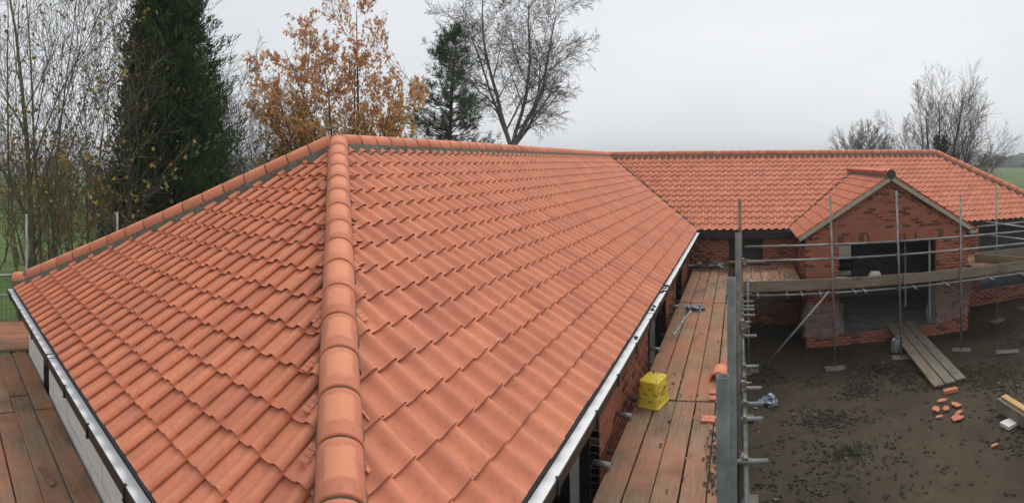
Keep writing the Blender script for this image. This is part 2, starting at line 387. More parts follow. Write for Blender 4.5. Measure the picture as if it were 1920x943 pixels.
# lawn beyond the left-hand corner of the building
V = []; Fq = []
for i in range(9):
    for j in range(9): V.append((-21.5 + i * 1.35, -13 + j * 5.6, 0.055))
Fq = [(i * 9 + j, (i + 1) * 9 + j, (i + 1) * 9 + j + 1, i * 9 + j + 1) for i in range(8) for j in range(8)]
o = mk('lawn', V, Fq, M['field']); tag(o, kind='structure')

# ================================================================== the bungalow
TANP = 0.627; PH = math.atan(TANP); CP, SP = math.cos(PH), math.sin(PH)
HW = 3.31; ZE = 2.68; ZR = ZE + HW * TANP
XE, YE = -1.25, 1.25; XR = XE - HW; XL = XE - 2 * HW
YF = 14.09; YFR = YF + HW; XFR = 7.05; XFE = XFR + HW
GXC, GHW, GYF, GZE = 3.73, 2.30, 12.20, 2.70
GZR = GZE + GHW * TANP
house = empty('bungalow', (-1.4, 1.4, 0))
tag(house, 'single storey red brick bungalow under construction with new orange clay pantile roof', 'house')
hinv = Matrix.Translation((1.4, -1.4, 0))
def hpart(o):
    o.parent = house; o.matrix_parent_inverse = hinv; return o

# ---- roof underlay: the solid roof below the tiles
dn = 0.035
mb = MB()
apex, junc, fend = (XR, YE + HW, ZR - dn), (XR, YFR, ZR - dn), (XFR, YFR, ZR - dn)
zz = ZE - dn
mb.add([(XL, YE, zz), (XE, YE, zz), apex], [(0, 1, 2)])
mb.add([(XE, YE, zz), (XE, YF, zz), junc, apex], [(0, 1, 2, 3)])
mb.add([(XE, YF, zz), (XFE, YF, zz), fend, junc], [(0, 1, 2, 3)])
mb.add([(XFE, YF, zz), (XFE, YF + 2 * HW, zz), fend], [(0, 1, 2)])
mb.add([(XFE, YF + 2 * HW, zz), (XL, YF + 2 * HW, zz), junc, fend], [(0, 1, 2, 3)])
mb.add([(XL, YF + 2 * HW, zz), (XL, YE, zz), apex, junc], [(0, 1, 2, 3)])
roof = hpart(mb.build('roof', M['felt']))
mb = MB()
gb = YF + (GZE - ZE) / TANP; gr = YF + (GZR - ZE) / TANP
mb.add([(GXC - GHW, gb, GZE - dn), (GXC - GHW, GYF, GZE - dn), (GXC, GYF, GZR - dn), (GXC, gr, GZR - dn)], [(0, 1, 2, 3)])
mb.add([(GXC + GHW, gb, GZE - dn), (GXC + GHW, GYF, GZE - dn), (GXC, GYF, GZR - dn), (GXC, gr, GZR - dn)], [(3, 2, 1, 0)])
groof = hpart(mb.build('gable_roof', M['felt']))

# ---- pantiles
PU = [0, .018, .040, .065, .090, .112, .132, .150, .168, .186, .204, .220, .232, .239]
PZ = [.012, .005, .001, 0, .001, .005, .014, .027, .042, .053, .057, .053, .042, .029]
COVER, GAUGE, TL, TH = 0.2055, 0.2695, 0.315, 0.0135
def tile_local(step=1):
    ids = list(range(0, len(PU), step));
    if ids[-1] != len(PU) - 1: ids.append(len(PU) - 1)
    u = [PU[i] for i in ids]; z = [PZ[i] for i in ids]; m = len(u)
    cut = [0.030 if x < 0.01 else (0.010 if x < 0.03 else 0.0) for x in u]
    nn = lambda zi, s: zi + 0.014 + 0.027 * (1 - s / TL)
    V = []; F = []
    for i in range(m): V.append((u[i], cut[i], nn(z[i], cut[i])))                 # 0..m   tail, top
    for i in range(m): V.append((u[i], TL, nn(z[i], TL)))                          # m..2m  head, top
    for i in range(m): V.append((u[i], cut[i], nn(z[i], cut[i])))                 # 2m..3m front face, top
    for i in range(m): V.append((u[i], cut[i] + 0.007, nn(z[i], cut[i]) - TH))   # 3m..4m front face, bottom
    V += [V[m - 1], V[2 * m - 1], (u[-1], 0.002, V[m - 1][2] - TH), (u[-1], TL, V[2 * m - 1][2] - TH)]
    F += [(i, i + 1, m + i + 1, m + i) for i in range(m - 1)]
    F += [(2 * m + i + 1, 2 * m + i, 3 * m + i, 3 * m + i + 1) for i in range(m - 1)]
    k = 4 * m; F.append((k, k + 2, k + 3, k + 1))
    return np.array(V, float), np.array(F, int)
TV, TF = tile_local(1); TV2, TF2 = tile_local(2)

class Slope:
    def __init__(s, O, U, S, bounds, umin, umax, smax, tv=TV, tf=TF, off=0.0):
        s.O = np.array(O, float); s.U = np.array(U, float); s.S = np.array(S, float); s.Nn = np.cross(s.U, s.S)
        s.bounds = bounds       # each (a, b, c): keep a*u + b*s + c >= 0
        s.umin, s.umax, s.smax, s.tv, s.tf, s.off = umin, umax, smax, tv, tf, off
    def w(s, u, t, nn=0.0): return s.O + s.U * u + s.S * t + s.Nn * nn
    def tiles(s):
        out = []
        rows = int(math.ceil((s.smax + .05) / GAUGE))
        for r in range(rows):
            t0 = r * GAUGE - 0.05
            c0 = int(math.floor((s.umin - s.off) / COVER)) - 1; c1 = int(math.ceil((s.umax - s.off) / COVER)) + 1
            for c in range(c0, c1):
                u0 = c * COVER + s.off
                cs = [(u0, t0), (u0 + .239, t0), (u0, t0 + TL), (u0 + .239, t0 + TL)]
                st = 1
                for (a, b, k) in s.bounds:
                    d = [a * x + b * y + k for x, y in cs]
                    if max(d) <= 0.01: st = -1; break
                    if min(d) < 0: st = 0
                if st >= 0: out.append((u0, t0, st))
        return out
def jitter():
    return RNG.normal(0, .0016), RNG.normal(0, .0022), RNG.normal(0, .006), RNG.normal(0, .0018)
def tile_verts(sl, u0, t0, j, local=None):
    P = (sl.tv if local is None else local).copy()
    du, dt, sk, dz = j
    x = P[:, 0] + sk * P[:, 1] + du + u0; y = P[:, 1] - sk * P[:, 0] + dt + t0; z = P[:, 2] + dz * (1 - P[:, 1] / TL) * 1.0
    return sl.O + np.outer(x, sl.U) + np.outer(y, sl.S) + np.outer(z, sl.Nn)
def clip_bm(bm, sl, bounds):
    for (a, b, k) in bounds:
        g = np.array([a, b]) / (a * a + b * b); p0 = sl.w(-k * g[0], -k * g[1]); nrm = sl.U * a + sl.S * b
        bmesh.ops.bisect_plane(bm, geom=bm.verts[:] + bm.edges[:] + bm.faces[:], plane_co=p0, plane_no=-nrm, clear_outer=True, dist=1e-5)

SMAX = HW / CP
GAP = 0.075
slA = Slope((XL, YE, ZE), (1, 0, 0), (0, CP, SP), [(1, -CP, 0.0), (-1, -CP, 2 * HW)], 0, 2 * HW, SMAX, off=0.03)
slB = Slope((XE, YE, ZE), (0, 1, 0), (-CP, 0, SP), [(1, -CP, 0.0), (-1, CP, YF - YE - GAP)], 0, YF - YE + HW, SMAX, off=0.10)
slC = Slope((XE, YF, ZE), (1, 0, 0), (0, CP, SP), [(1, CP, -GAP * .6), (-1, -CP, XFE - XE)], -HW, XFE - XE, SMAX, TV2, TF2)
GS = GHW / CP
slD = Slope((GXC - GHW, gb, GZE), (0, -1, 0), (CP, 0, SP), [(1, CP, -0.05), (-1, 0, gb - GYF)], -GHW, gb - GYF, GS, TV2, TF2)
slE = Slope((GXC + GHW, GYF, GZE), (0, 1, 0), (-CP, 0, SP), [(1, 0, 0), (-1, CP, gb - GYF - 0.05)], 0, gb - GYF + GHW, GS, TV2, TF2)

cand = []
for sl in (slA, slB):
    for (u0, t0, st) in sl.tiles():
        c = sl.w(u0 + .11, t0 + .14, .02); px, py, r = project(c)
        vis = (-5 < px < 1925) and (py < 950)
        d = np.linalg.norm(c - np.array([0, 0, EYE])); view = abs(np.dot((np.array([0, 0, EYE]) - c) / d, sl.Nn))
        cand.append(((view / d ** 2 if vis else 0) * (1.0 if st else .4), sl, u0, t0, st, jitter()))
cand.sort(key=lambda e: -e[0])
me_tile = bpy.data.meshes.new('tile'); me_tile.from_pydata([tuple(v) for v in TV], [], [tuple(int(i) for i in f) for f in TF])
me_tile.polygons.foreach_set('use_smooth', [True] * len(me_tile.polygons)); me_tile.materials.append(M['tile'])
NPART = 300
def rpart(o, p=None):
    o.parent = p or roof; return o
roof_inv = Matrix.Identity(4)
for e in cand[:NPART]:
    _, sl, u0, t0, st, j = e
    if st == 1:
        du, dt, sk, dz = j
        o3 = sl.w(u0 + du, t0 + dt, dz); x = sl.U - sl.S * sk; y = sl.S + sl.U * sk - sl.Nn * (dz / TL)
        o = bpy.data.objects.new('tile', me_tile); COL.objects.link(o)
        o.matrix_basis = frame(o3, x / np.linalg.norm(x), y / np.linalg.norm(y), sl.Nn); o.parent = roof
    else:
        bm = bmesh.new(); vs = [bm.verts.new(v) for v in tile_verts(sl, u0, t0, j)]
        for f in sl.tf: bm.faces.new([vs[i] for i in f]).smooth = True
        clip_bm(bm, sl, sl.bounds)
        if bm.faces:
            me = bpy.data.meshes.new('tile'); bm.to_mesh(me); o = link('tile', me, M['tile'], roof)
        bm.free()

def field_mesh(name, sl, items, bounds, extra=None):
    Vs = []; Fs = []; rn = []; k = 0
    for (u0, t0, st, j) in items:
        v = tile_verts(sl, u0, t0, j); Vs.append(v); Fs.append(sl.tf + k); k += len(v); rn.append(np.full(len(v), RNG.random()))
    me = fast_mesh(name, np.concatenate(Vs), np.concatenate(Fs), rnd=np.concatenate(rn), smooth=True)
    bm = bmesh.new(); bm.from_mesh(me); clip_bm(bm, sl, bounds)
    if extra: extra(bm, sl)
    bm.to_mesh(me); bm.free(); return me
rest = {id(slA): [], id(slB): []}
for e in cand[NPART:]: rest[id(e[1])].append(e[2:])
parts = []
for sl in (slA, slB): parts.append(field_mesh('tile_field', sl, rest[id(sl)], sl.bounds))
def gable_cut(bm, sl):
    # remove the main-roof tiles that lie under the gable roof, along its two valleys
    for sgn in (-1, 1):
        p0 = Vector((GXC + sgn * (GHW + 0.05), gb, 0)); nrm = Vector((sgn, 1, 0)).normalized()
        bmesh.ops.bisect_plane(bm, geom=bm.verts[:] + bm.edges[:] + bm.faces[:], plane_co=p0, plane_no=nrm, dist=1e-5)
    kill = []
    for f in bm.faces:
        c = f.calc_center_median()
        if abs(c.x - GXC) + (c.y - gb) < GHW + 0.05: kill.append(f)
    bmesh.ops.delete(bm, geom=kill, context='FACES')
parts.append(field_mesh('tile_field', slC, [(u, t, s, jitter()) for u, t, s in slC.tiles()], slC.bounds, gable_cut))
bm = bmesh.new()
for me in parts: bm.from_mesh(me)
me = bpy.data.meshes.new('tile_field'); bm.to_mesh(me); bm.free()
tag(link('tile_field', me, M['tile'], roof), kind='stuff')
bm = bmesh.new()
for sl in (slD, slE): bm.from_mesh(field_mesh('tf', sl, [(u, t, s, jitter()) for u, t, s in sl.tiles()], sl.bounds))
me = bpy.data.meshes.new('tile_field'); bm.to_mesh(me); bm.free()
tag(link('tile_field', me, M['tile'], groof), kind='stuff')

# ---- ridge and hip tiles on their mortar bed
RL, RJ, RR = 0.283, 0.023, 0.119
def ridge_mesh():
    m = 14; V = []; F = []
    angs = [rad(-4 + 188 * i / m) for i in range(m + 1)]
    rings = [(-RL / 2, RR * .985, RR - .016), (-RL / 2 + .012, RR, RR - .016), (RL / 2 - .008, RR, RR - .016), (RL / 2, RR * .988, RR - .016)]
    for x, ro, ri in rings:
        for t in angs: V.append((x, ro * math.cos(t), ro * math.sin(t)))
    for x, ro, ri in (rings[0], rings[-1]):
        for t in angs: V.append((x, ri * math.cos(t), ri * math.sin(t)))
    w = m + 1
    for k in range(3): F += [(k * w + i + 1, k * w + i, (k + 1) * w + i, (k + 1) * w + i + 1) for i in range(m)]
    F += [(i, i + 1, 4 * w + i + 1, 4 * w + i) for i in range(m)]
    F += [(3 * w + i + 1, 3 * w + i, 5 * w + i, 5 * w + i + 1) for i in range(m)]
    F += [(0, 4 * w, 5 * w, 3 * w), (m, 3 * w + m, 5 * w + m, 4 * w + m)]
    me = bpy.data.meshes.new('ridge_tile'); me.from_pydata(V, [], F); me.polygons.foreach_set('use_smooth', [True] * len(F)); me.materials.append(M['ridge'])
    return me
me_ridge = ridge_mesh()
def ridge_run(a, b, parent, skirt=0.17, drop=0.105, first_tilt=0.0, bedmat=None):
    a, b = Vector(a), Vector(b); L = (b - a).length; n = max(1, int(round(L / (RL + RJ)))); st = L / n; d = (b - a) / L
    side = d.cross(Vector((0, 0, 1))).normalized(); up = side.cross(d)
    for i in range(n):
        c = a + d * (st * (i + .5)) + up * RNG.normal(0, .0014) + side * RNG.normal(0, .0016)
        M3 = frame(c, d, side * -1, up) @ Matrix.Rotation(RNG.normal(0, .006), 4, 'Z') @ Matrix.Rotation(RNG.normal(0, .005), 4, 'Y')
        if i == 0 and first_tilt: M3 = M3 @ Matrix.Rotation(first_tilt, 4, 'Y')
        o = bpy.data.objects.new('ridge_tile', me_ridge); COL.objects.link(o); o.matrix_basis = M3; o.parent = parent
    rr = RR - .015
    sec = [(rr * math.cos(rad(t)), rr * math.sin(rad(t))) for t in range(0, 181, 15)]
    sec = [(skirt, -drop), (rr + .016, -.010)] + sec + [(-rr - .016, -.010), (-skirt, -drop)]
    mbx = MB(); K = max(2, int(L / .12)); 
    for i in range(K):
        p, q = a + d * (L * i / K), a + d * (L * (i + 1) / K)
        w1 = skirt + RNG.normal(0, .008)
        s2 = [(w1, -drop)] + sec[1:-1] + [(-w1, -drop)]
        mbx.prism(p, q, s2[::-1], up, caps=(i in (0, K - 1)))
    return mbx.build('mortar_bed', bedmat or M['bed'], parent)
hz = 0.075
ridge_run((XE + .02, YE - .02, ZE + hz), (XR, YE + HW, ZR + hz + .005), roof, .126, .085)
ridge_run((XL - .02, YE - .02, ZE + hz), (XR - .05, YE + HW - .05, ZR + hz), roof, .145, .11, first_tilt=0.30)
ridge_run((XR, YE + HW + .02, ZR + hz), (XR, YFR, ZR + hz), roof, .165, .14)
ridge_run((XR, YFR, ZR + hz), (XFR, YFR, ZR + hz), roof, .165, .14)
ridge_run((XFE + .02, YF - .02, ZE + hz), (XFR, YFR, ZR + hz), roof, .155, .13)
ridge_run((GXC, GYF, GZR + hz + .01), (GXC, gr + .05, GZR + hz + .01), groof, .17, .11)
# round mortar plug that closes the gable ridge
mb = MB(); k = 18
for (y, r) in ((GYF - .012, .10), (GYF - .004, .113), (GYF + .05, .113)):
    mb.V += [(GXC + r * math.cos(2 * math.pi * i / k), y, GZR + hz + .012 + r * math.sin(2 * math.pi * i / k)) for i in range(k)]
mb.F += [tuple(range(k))] + [(j * k + i, (j + 1) * k + i, (j + 1) * k + (i + 1) % k, j * k + (i + 1) % k) for j in range(2) for i in range(k)]
mb.build('ridge_end_plug', M['valleym'], groof)

# small grooved slips bedded beside the near hip
def slip_mesh():
    m2 = MB()
    for i in range(3): m2.box((0, (i - 1) * .037, .0), (.062, .034, .016))
    m2.box((0, 0, -.004), (.060, .108, .008))
    me = bpy.data.meshes.new('dentil_slip'); me.from_pydata(m2.V, [], m2.F); me.materials.append(M['tile']); return me
me_slip = slip_mesh()
for sl in (slA, slB):
    for r in range(0, 14):
        t = r * GAUGE + .035 + RNG.uniform(-.02, .05)
        for kk in range(1 if RNG.random() < .45 else 2):
            off = .150 + .045 * kk + RNG.uniform(-.01, .02)
            u = t * CP + off if sl is slB else 2 * HW - t * CP - off
            tt = t + RNG.uniform(-.02, .03)
            o3 = sl.w(u, tt, .058 + .004 * kk); ang = RNG.normal(0, .12)
            x = sl.U * math.cos(ang) + sl.S * math.sin(ang); y = sl.S * math.cos(ang) - sl.U * math.sin(ang)
            o = bpy.data.objects.new('dentil_slip', me_slip); COL.objects.link(o); o.matrix_basis = frame(o3, x, y, sl.Nn); o.parent = roof

# valleys: lead-grey trough with rough mortar along both sides
def blob_bar(mbx, a, b, up, w, h, step, amp, rng):
    a, b = np.array(a, float), np.array(b, float); L = np.linalg.norm(b - a); d = (b - a) / L; side = np.cross(d, up); side /= np.linalg.norm(side); K = int(L / step); base = len(mbx.V)
    for i in range(K + 1):
        p = a + d * (L * i / K); ww = w * (1 + rng.uniform(-amp, amp)); hh = h * (1 + rng.uniform(-amp, amp)); sh = side * rng.normal(0, w * .15)
        for (x, y) in ((-ww, -.02), (-ww * .8, hh * .6), (0, hh), (ww * .8, hh * .6), (ww, -.02)): mbx.V.append(tuple(p + sh + side * x + np.array(up) * y))
    mbx.F += [(base + i * 5 + k, base + i * 5 + k + 1, base + (i + 1) * 5 + k + 1, base + (i + 1) * 5 + k) for i in range(K) for k in range(4)]
up = np.array([0, 0, 1.0])
mb = MB(); va, vb = np.array([XE, YF, ZE]), np.array([XR, YFR, ZR])
vd = (vb - va) / np.linalg.norm(vb - va)
mb.prism(va - vd * .1, vb, [(-.10, .03), (0, -.012), (.10, .03), (.10, .02), (0, -.03), (-.10, .02)], up)
mb.build('valley_trough', M['tray'], roof)
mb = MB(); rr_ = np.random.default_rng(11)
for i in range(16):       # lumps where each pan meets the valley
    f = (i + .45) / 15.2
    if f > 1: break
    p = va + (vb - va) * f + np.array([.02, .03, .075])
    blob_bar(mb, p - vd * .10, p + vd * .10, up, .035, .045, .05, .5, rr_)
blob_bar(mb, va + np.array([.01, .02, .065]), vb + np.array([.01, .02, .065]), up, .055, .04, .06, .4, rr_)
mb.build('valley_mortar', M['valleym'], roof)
mb = MB(); ga, gbk = np.array([GXC - GHW, gb, GZE]), np.array([GXC, gr, GZR])
blob_bar(mb, ga + np.array([-.03, .02, .03]), gbk + np.array([-.03, .02, .03]), up, .035, .045, .07, .5, rr_)
for i in range(9):
    p = ga + (gbk - ga) * ((i + .5) / 9) + np.array([-.04, .03, .04]); dd = (gbk - ga) / np.linalg.norm(gbk - ga)
    blob_bar(mb, p - dd * .1, p + dd * .1, up, .045, .065, .05, .5, rr_)
blob_bar(mb, np.array([GXC + GHW + .03, gb, GZE + .03]), gbk + np.array([.03, .02, .03]), up, .035, .05, .07, .5, rr_)
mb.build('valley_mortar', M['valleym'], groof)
mb = MB(); mb.prism(ga + np.array([0, 0, .012]), gbk + np.array([0, 0, .012]), [(-.09, .035), (0, -.01), (.09, .035), (.09, .027), (0, -.02), (-.09, .027)], up)
mb.build('valley_trough', M['gutter'], groof)

# ---- gutters, fascias, soffits
def eaves(a, b, outv, name_g=True, gutter=True, brk=0.8, rngs=0):
    """a->b along the tile edge, outv = outward unit vector"""
    a, b, ov = np.array(a, float), np.array(b, float), np.array(outv, float); d = (b - a) / np.linalg.norm(b - a); L = np.linalg.norm(b - a)
    def strip(sec, name, mat, parent, smooth=False):
        n = len(sec); P = [a + ov * x + np.array([0, 0, y]) for x, y in sec] + [b + ov * x + np.array([0, 0, y]) for x, y in sec]
        F = [(i, (i + 1) % n, (i + 1) % n + n, i + n) for i in range(n)] + [tuple(range(n)), tuple(range(n, 2 * n))[::-1]]
        o = mk(name, P, F, mat); o.parent = parent
        if parent is house: o.matrix_parent_inverse = hinv
        return o
    z0 = 0.0
    strip([(-.035, z0 + .012), (.052, z0 - .062), (.052, z0 - .067), (-.035, z0 + .005)], 'eaves_tray', M['tray'], house)
    strip([(.022, -.075), (.035, -.075), (.035, -.235), (.022, -.235)], 'fascia', M['blackpvc'], house)
    strip([(.022, -.212), (-.155, -.212), (-.155, -.222), (.022, -.222)], 'soffit', M['blackpvc'], house)
    if not gutter: return
    g = strip([(.048, -.058), (.052, -.058), (.056, -.125), (.132, -.125), (.140, -.050), (.149, -.050), (.143, -.135), (.046, -.135)], 'gutter', M['blackpvc'], house)
    strip([(.056, -.060), (.1375, -.060), (.131, -.120), (.060, -.120)], 'gutter_strip', M['gutter'], g)  # evenly pale solid strip filling the gutter channel
    rg = np.random.default_rng(rngs); t = 0.35
    while t < L - .2:
        c = a + d * t
        mbx = MB(); R = np.stack([d, ov, [0, 0, 1]], 1)
        mbx.box(c + ov * .149 + np.array([0, 0, -.09]), (.022, .010, .080), R); mbx.box(c + ov * .141 + np.array([0, 0, -.046]), (.018, .022, .008), R); mbx.box(c + ov * .098 + np.array([0, 0, -.142]), (.035, .115, .010), R)
        o = mbx.build('gutter_bracket', M['blackpvc'], g)
        t += brk * rg.uniform(.85, 1.15)
    for t in (L * .42,):   # a union joint
        mbx = MB(); c = a + d * t; R = np.stack([d, ov, [0, 0, 1]], 1)
        mbx.box(c + ov * .098 + np.array([0, 0, -.140]), (.12, .105, .006), R); mbx.box(c + ov * .150 + np.array([0, 0, -.095]), (.12, .006, .10), R)
        for s in (-.055, .055): mbx.box(c + d * s + ov * .097 + np.array([0, 0, -.0575]), (.008, .08, .004), R)
        mbx.build('gutter_union', M['blackpvc'], g)
    return g
gB = eaves((XE, YE - .16, ZE), (XE, YF - .06, ZE), (1, 0, 0), rngs=2)
gA = eaves((XL - .14, YE, ZE), (XE + .16, YE, ZE), (0, -1, 0), rngs=5)
eaves((XE + .06, YF, ZE), (GXC - GHW + .1, YF, ZE), (0, -1, 0), gutter=False)
eaves((GXC + GHW - .1, YF, ZE), (XFE + .1, YF, ZE), (0, -1, 0), gutter=False)
# dirt and clips lying in the near gutter
for (y, s) in ((5.5, .02), (6.6, .026), (6.75, .018), (7.55, .03), (7.75, .022), (7.9, .03)):
    rr2 = np.random.default_rng(int(y * 100))
    for k in range(3): mbx = MB(); mbx.box((XE + .098 + rr2.uniform(-.025, .025), y + rr2.uniform(-.05, .05), ZE - .052), (s, s * 1.4, s * .6), Matrix.Rotation(rr2.uniform(0, 3), 3, 'Z')); mbx.build('gutter_clip', M['blackpvc'], gB)

# ---- brickwork: every brick its own piece, on a recessed mortar core
BL, BH, BT = 0.215, 0.065, 0.1025
bricks = []      # (matrix, length, height, weight, wall)
def face_wall(name, O, U, Nn, L, z0, z1, openings=(), top=None, core_mat='mortar', piece='brick', bl=BL, bh=BH, joint=.010, mat='brick', thick=.10, proud=None, shift=0.0):
    """wall face with outer surface through O, running along U, outward Nn. Returns the core; adds pieces to the list."""
    O, U, Nn = np.array(O, float), np.array(U, float), np.array(Nn, float)
    inside = lambda u, z: any(a - 1e-4 <= u <= b + 1e-4 and c - 1e-4 <= z <= d + 1e-4 for a, b, c, d in openings)
    core = MB()
    ucut = sorted({0.0, L, *[x for o in openings for x in o[:2] if 0 < x < L]}); zcut = sorted({z0, z1, *[z for o in openings for z in o[2:] if z0 < z < z1]})
    R = np.stack([U, -Nn, [0, 0, 1]], 1)
    if top is None:
        for i in range(len(ucut) - 1):
            for k in range(len(zcut) - 1):
                uc, zc = (ucut[i] + ucut[i + 1]) / 2, (zcut[k] + zcut[k + 1]) / 2
                if inside(uc, zc): continue
                p = O + U * uc - Nn * (.006 + thick / 2); core.box((p[0], p[1], zc), (ucut[i + 1] - ucut[i], thick, zcut[k + 1] - zcut[k]), R)
    else: top(core, O, U, Nn, R)
    c = hpart(core.build(name, M[core_mat]))
    course = bh + joint; row = 0; z = z0 + joint
    while z + bh * .5 < z1:
        h = min(bh, z1 - z); u = -((bl + joint) / 2 if row % 2 else 0) + shift
        while u < L:
            a, b = max(u, 0), min(u + bl, L)
            segs = [(a, b)]
            for (oa, ob, oc, od) in openings:
                if z + h > oc + .01 and z < od - .01:
                    ns = []
                    for (p, q) in segs:
                        if q <= oa or p >= ob: ns.append((p, q))
                        else:
                            if p < oa: ns.append((p, oa))
                            if q > ob: ns.append((ob, q))
                    segs = ns
            for (p, q) in segs:
                if q - p < .03: continue
                pr = proud((p + q) / 2, z + h / 2) if proud else 0.0
                if pr is None: continue
                ctr = O + U * ((p + q) / 2) + Nn * (pr - thick / 2); ctr[2] = z + h / 2
                ctr = ctr + Nn * RNG.normal(0, .0012)
                bricks.append((frame(ctr, U, -Nn, (0, 0, 1)), (q - p, thick, h), c, piece, mat))
            u += bl + joint
        z += course; row += 1
    return c

WX, WY = -1.40, 1.40            # outer faces of the near wing
# right-hand wall of the near wing: brick piers between unglazed openings
face_wall('brick_wall', (WX, WY, 0), (0, 1, 0), (1, 0, 0), 12.85, 0.0, 2.475,
          [(0.95, 3.51, 0.60, 2.44), (6.23, 8.14, 0.60, 2.44), (9.60, 10.80, 0.60, 2.44)])
# left-hand end wall: pale aircrete blocks
face_wall('block_wall', (XL + .15, WY, 0), (1, 0, 0), (0, -1, 0), 6.32, 0.0, 2.475, [(1.07, 1.42, .6, 2.44)], core_mat='blockm', piece='block', bl=.606, bh=.211, joint=.014, mat='block', thick=.1, shift=-.2)
# far wing, towards the yard
face_wall('brick_wall', (WX + .006, YF + .15, 0), (1, 0, 0), (0, -1, 0), 2.99, 0.0, 2.475, [(1.08, 2.02, 0.9, 2.44)])
face_wall('brick_wall', (5.88, YF + .15, 0), (1, 0, 0), (0, -1, 0), 4.3, 0.0, 2.475, [(1.30, 4.0, 0.5, 2.44)])
# gable front
GW0, GW1, GY = 1.58, 5.88, 12.32
def gtop(core, O, U, Nn, R):
    y0, y1 = GY + .006, GY + .106
    def slab(pts):
        n = len(pts); core.add([(x, y0, z) for x, z in pts] + [(x, y1, z) for x, z in pts], [tuple(range(n)), tuple(range(n, 2 * n))[::-1]] + [((i + 1) % n, i, i + n, (i + 1) % n + n) for i in range(n)])
    zt = GZE - .02
    slab([(GW0, 0), (2.41, 0), (2.41, 2.5), (GW0, 2.5)]); slab([(4.97, 0), (GW1, 0), (GW1, 2.5), (4.97, 2.5)]); slab([(2.41, 0), (4.97, 0), (4.97, .30), (2.41, .30)])
    slab([(GW0, 2.5), (GW1, 2.5), (GW1, zt), (GXC, zt + (GXC - GW0) * TANP), (GW0, zt)])
def gproud(u, z):
    x = u + GW0
    lim = GZE - .03 + (GHW - .15 - abs(x - GXC)) * TANP
    if z > lim - .115: return None
    if 2.50 < z < 2.725 and 2.0 < x < 5.4: return None
    e = abs(x - (GXC - .02)) / .40 + abs(z - 3.32) / .34
    return .045 if (.62 < e < 1.05 and (int(round(z / .075)) % 2 == 0 or e > .85)) else 0.0
gw = face_wall('gable_wall', (GW0, GY, 0), (1, 0, 0), (0, -1, 0), GW1 - GW0, 0.0, 4.15, [(.83, 3.39, .30, 2.5)], top=gtop, proud=gproud)
for i in range(46):       # soldier course over the opening
    x = 2.02 + i * .0737
    if x > 5.38: break
    bricks.append((frame((x + .032, GY + .05, 2.6125), (0, 0, 1), (0, 1, 0), (-1, 0, 0)), (.213, .1, .0645), gw, 'brick', 'brick'))
for sgn in (-1, 1):       # raking courses under the verge, with a dentil row below
    dx, dz = sgn * CP, -SP
    L = (GHW - .12) / CP
    k = 0; s = .10
    while s < L - .1:
        c = np.array([GXC + dx * s, GY, GZR - .12 + dz * s]); nrm = np.array([-SP * sgn * -1, 0, -CP])
        bricks.append((frame(c + np.array([0, .025, 0]), (dx, 0, dz), (0, 1, 0), np.cross((dx, 0, dz), (0, 1, 0))), (.215, .10, .065), gw, 'brick', 'brick'))
        if k % 1 == 0:
            c2 = c + np.array([-SP * sgn, 0, -CP]) * .078
            bricks.append((frame(c2 + np.array([0, .032 + .02 * (k % 2), 0]), (dx, 0, dz), (0, 1, 0), np.cross((dx, 0, dz), (0, 1, 0))), (.105, .10, .065), gw, 'brick', 'brick'))
            c3 = c2 + np.array([dx, 0, dz]) * .115
            bricks.append((frame(c3 + np.array([0, .055, 0]), (dx, 0, dz), (0, 1, 0), np.cross((dx, 0, dz), (0, 1, 0))), (.105, .10, .065), gw, 'brick', 'brick'))
        s += .225; k += 1
# cheeks of the gable
face_wall('brick_wall', (GW0, YF + .14, 0), (0, -1, 0), (-1, 0, 0), YF + .14 - GY - .004, 0.0, 2.62)
face_wall('brick_wall', (GW1, GY + .004, 0), (0, 1, 0), (1, 0, 0), YF + .14 - GY, 0.0, 2.62)
# inner block wall seen through the gable opening, with a hole to the ground behind the house
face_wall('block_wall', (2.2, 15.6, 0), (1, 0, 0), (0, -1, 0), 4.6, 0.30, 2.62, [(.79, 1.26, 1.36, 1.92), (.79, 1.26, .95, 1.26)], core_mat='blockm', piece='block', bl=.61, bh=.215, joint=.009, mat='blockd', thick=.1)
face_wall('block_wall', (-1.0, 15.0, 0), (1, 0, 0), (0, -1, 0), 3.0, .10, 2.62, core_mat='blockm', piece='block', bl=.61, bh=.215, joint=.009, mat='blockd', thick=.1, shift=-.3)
face_wall('block_wall', (6.2, 15.2, 0), (1, 0, 0), (0, -1, 0), 4.0, .10, 2.62, core_mat='blockm', piece='block', bl=.61, bh=.215, joint=.009, mat='blockd', thick=.1, shift=-.1)

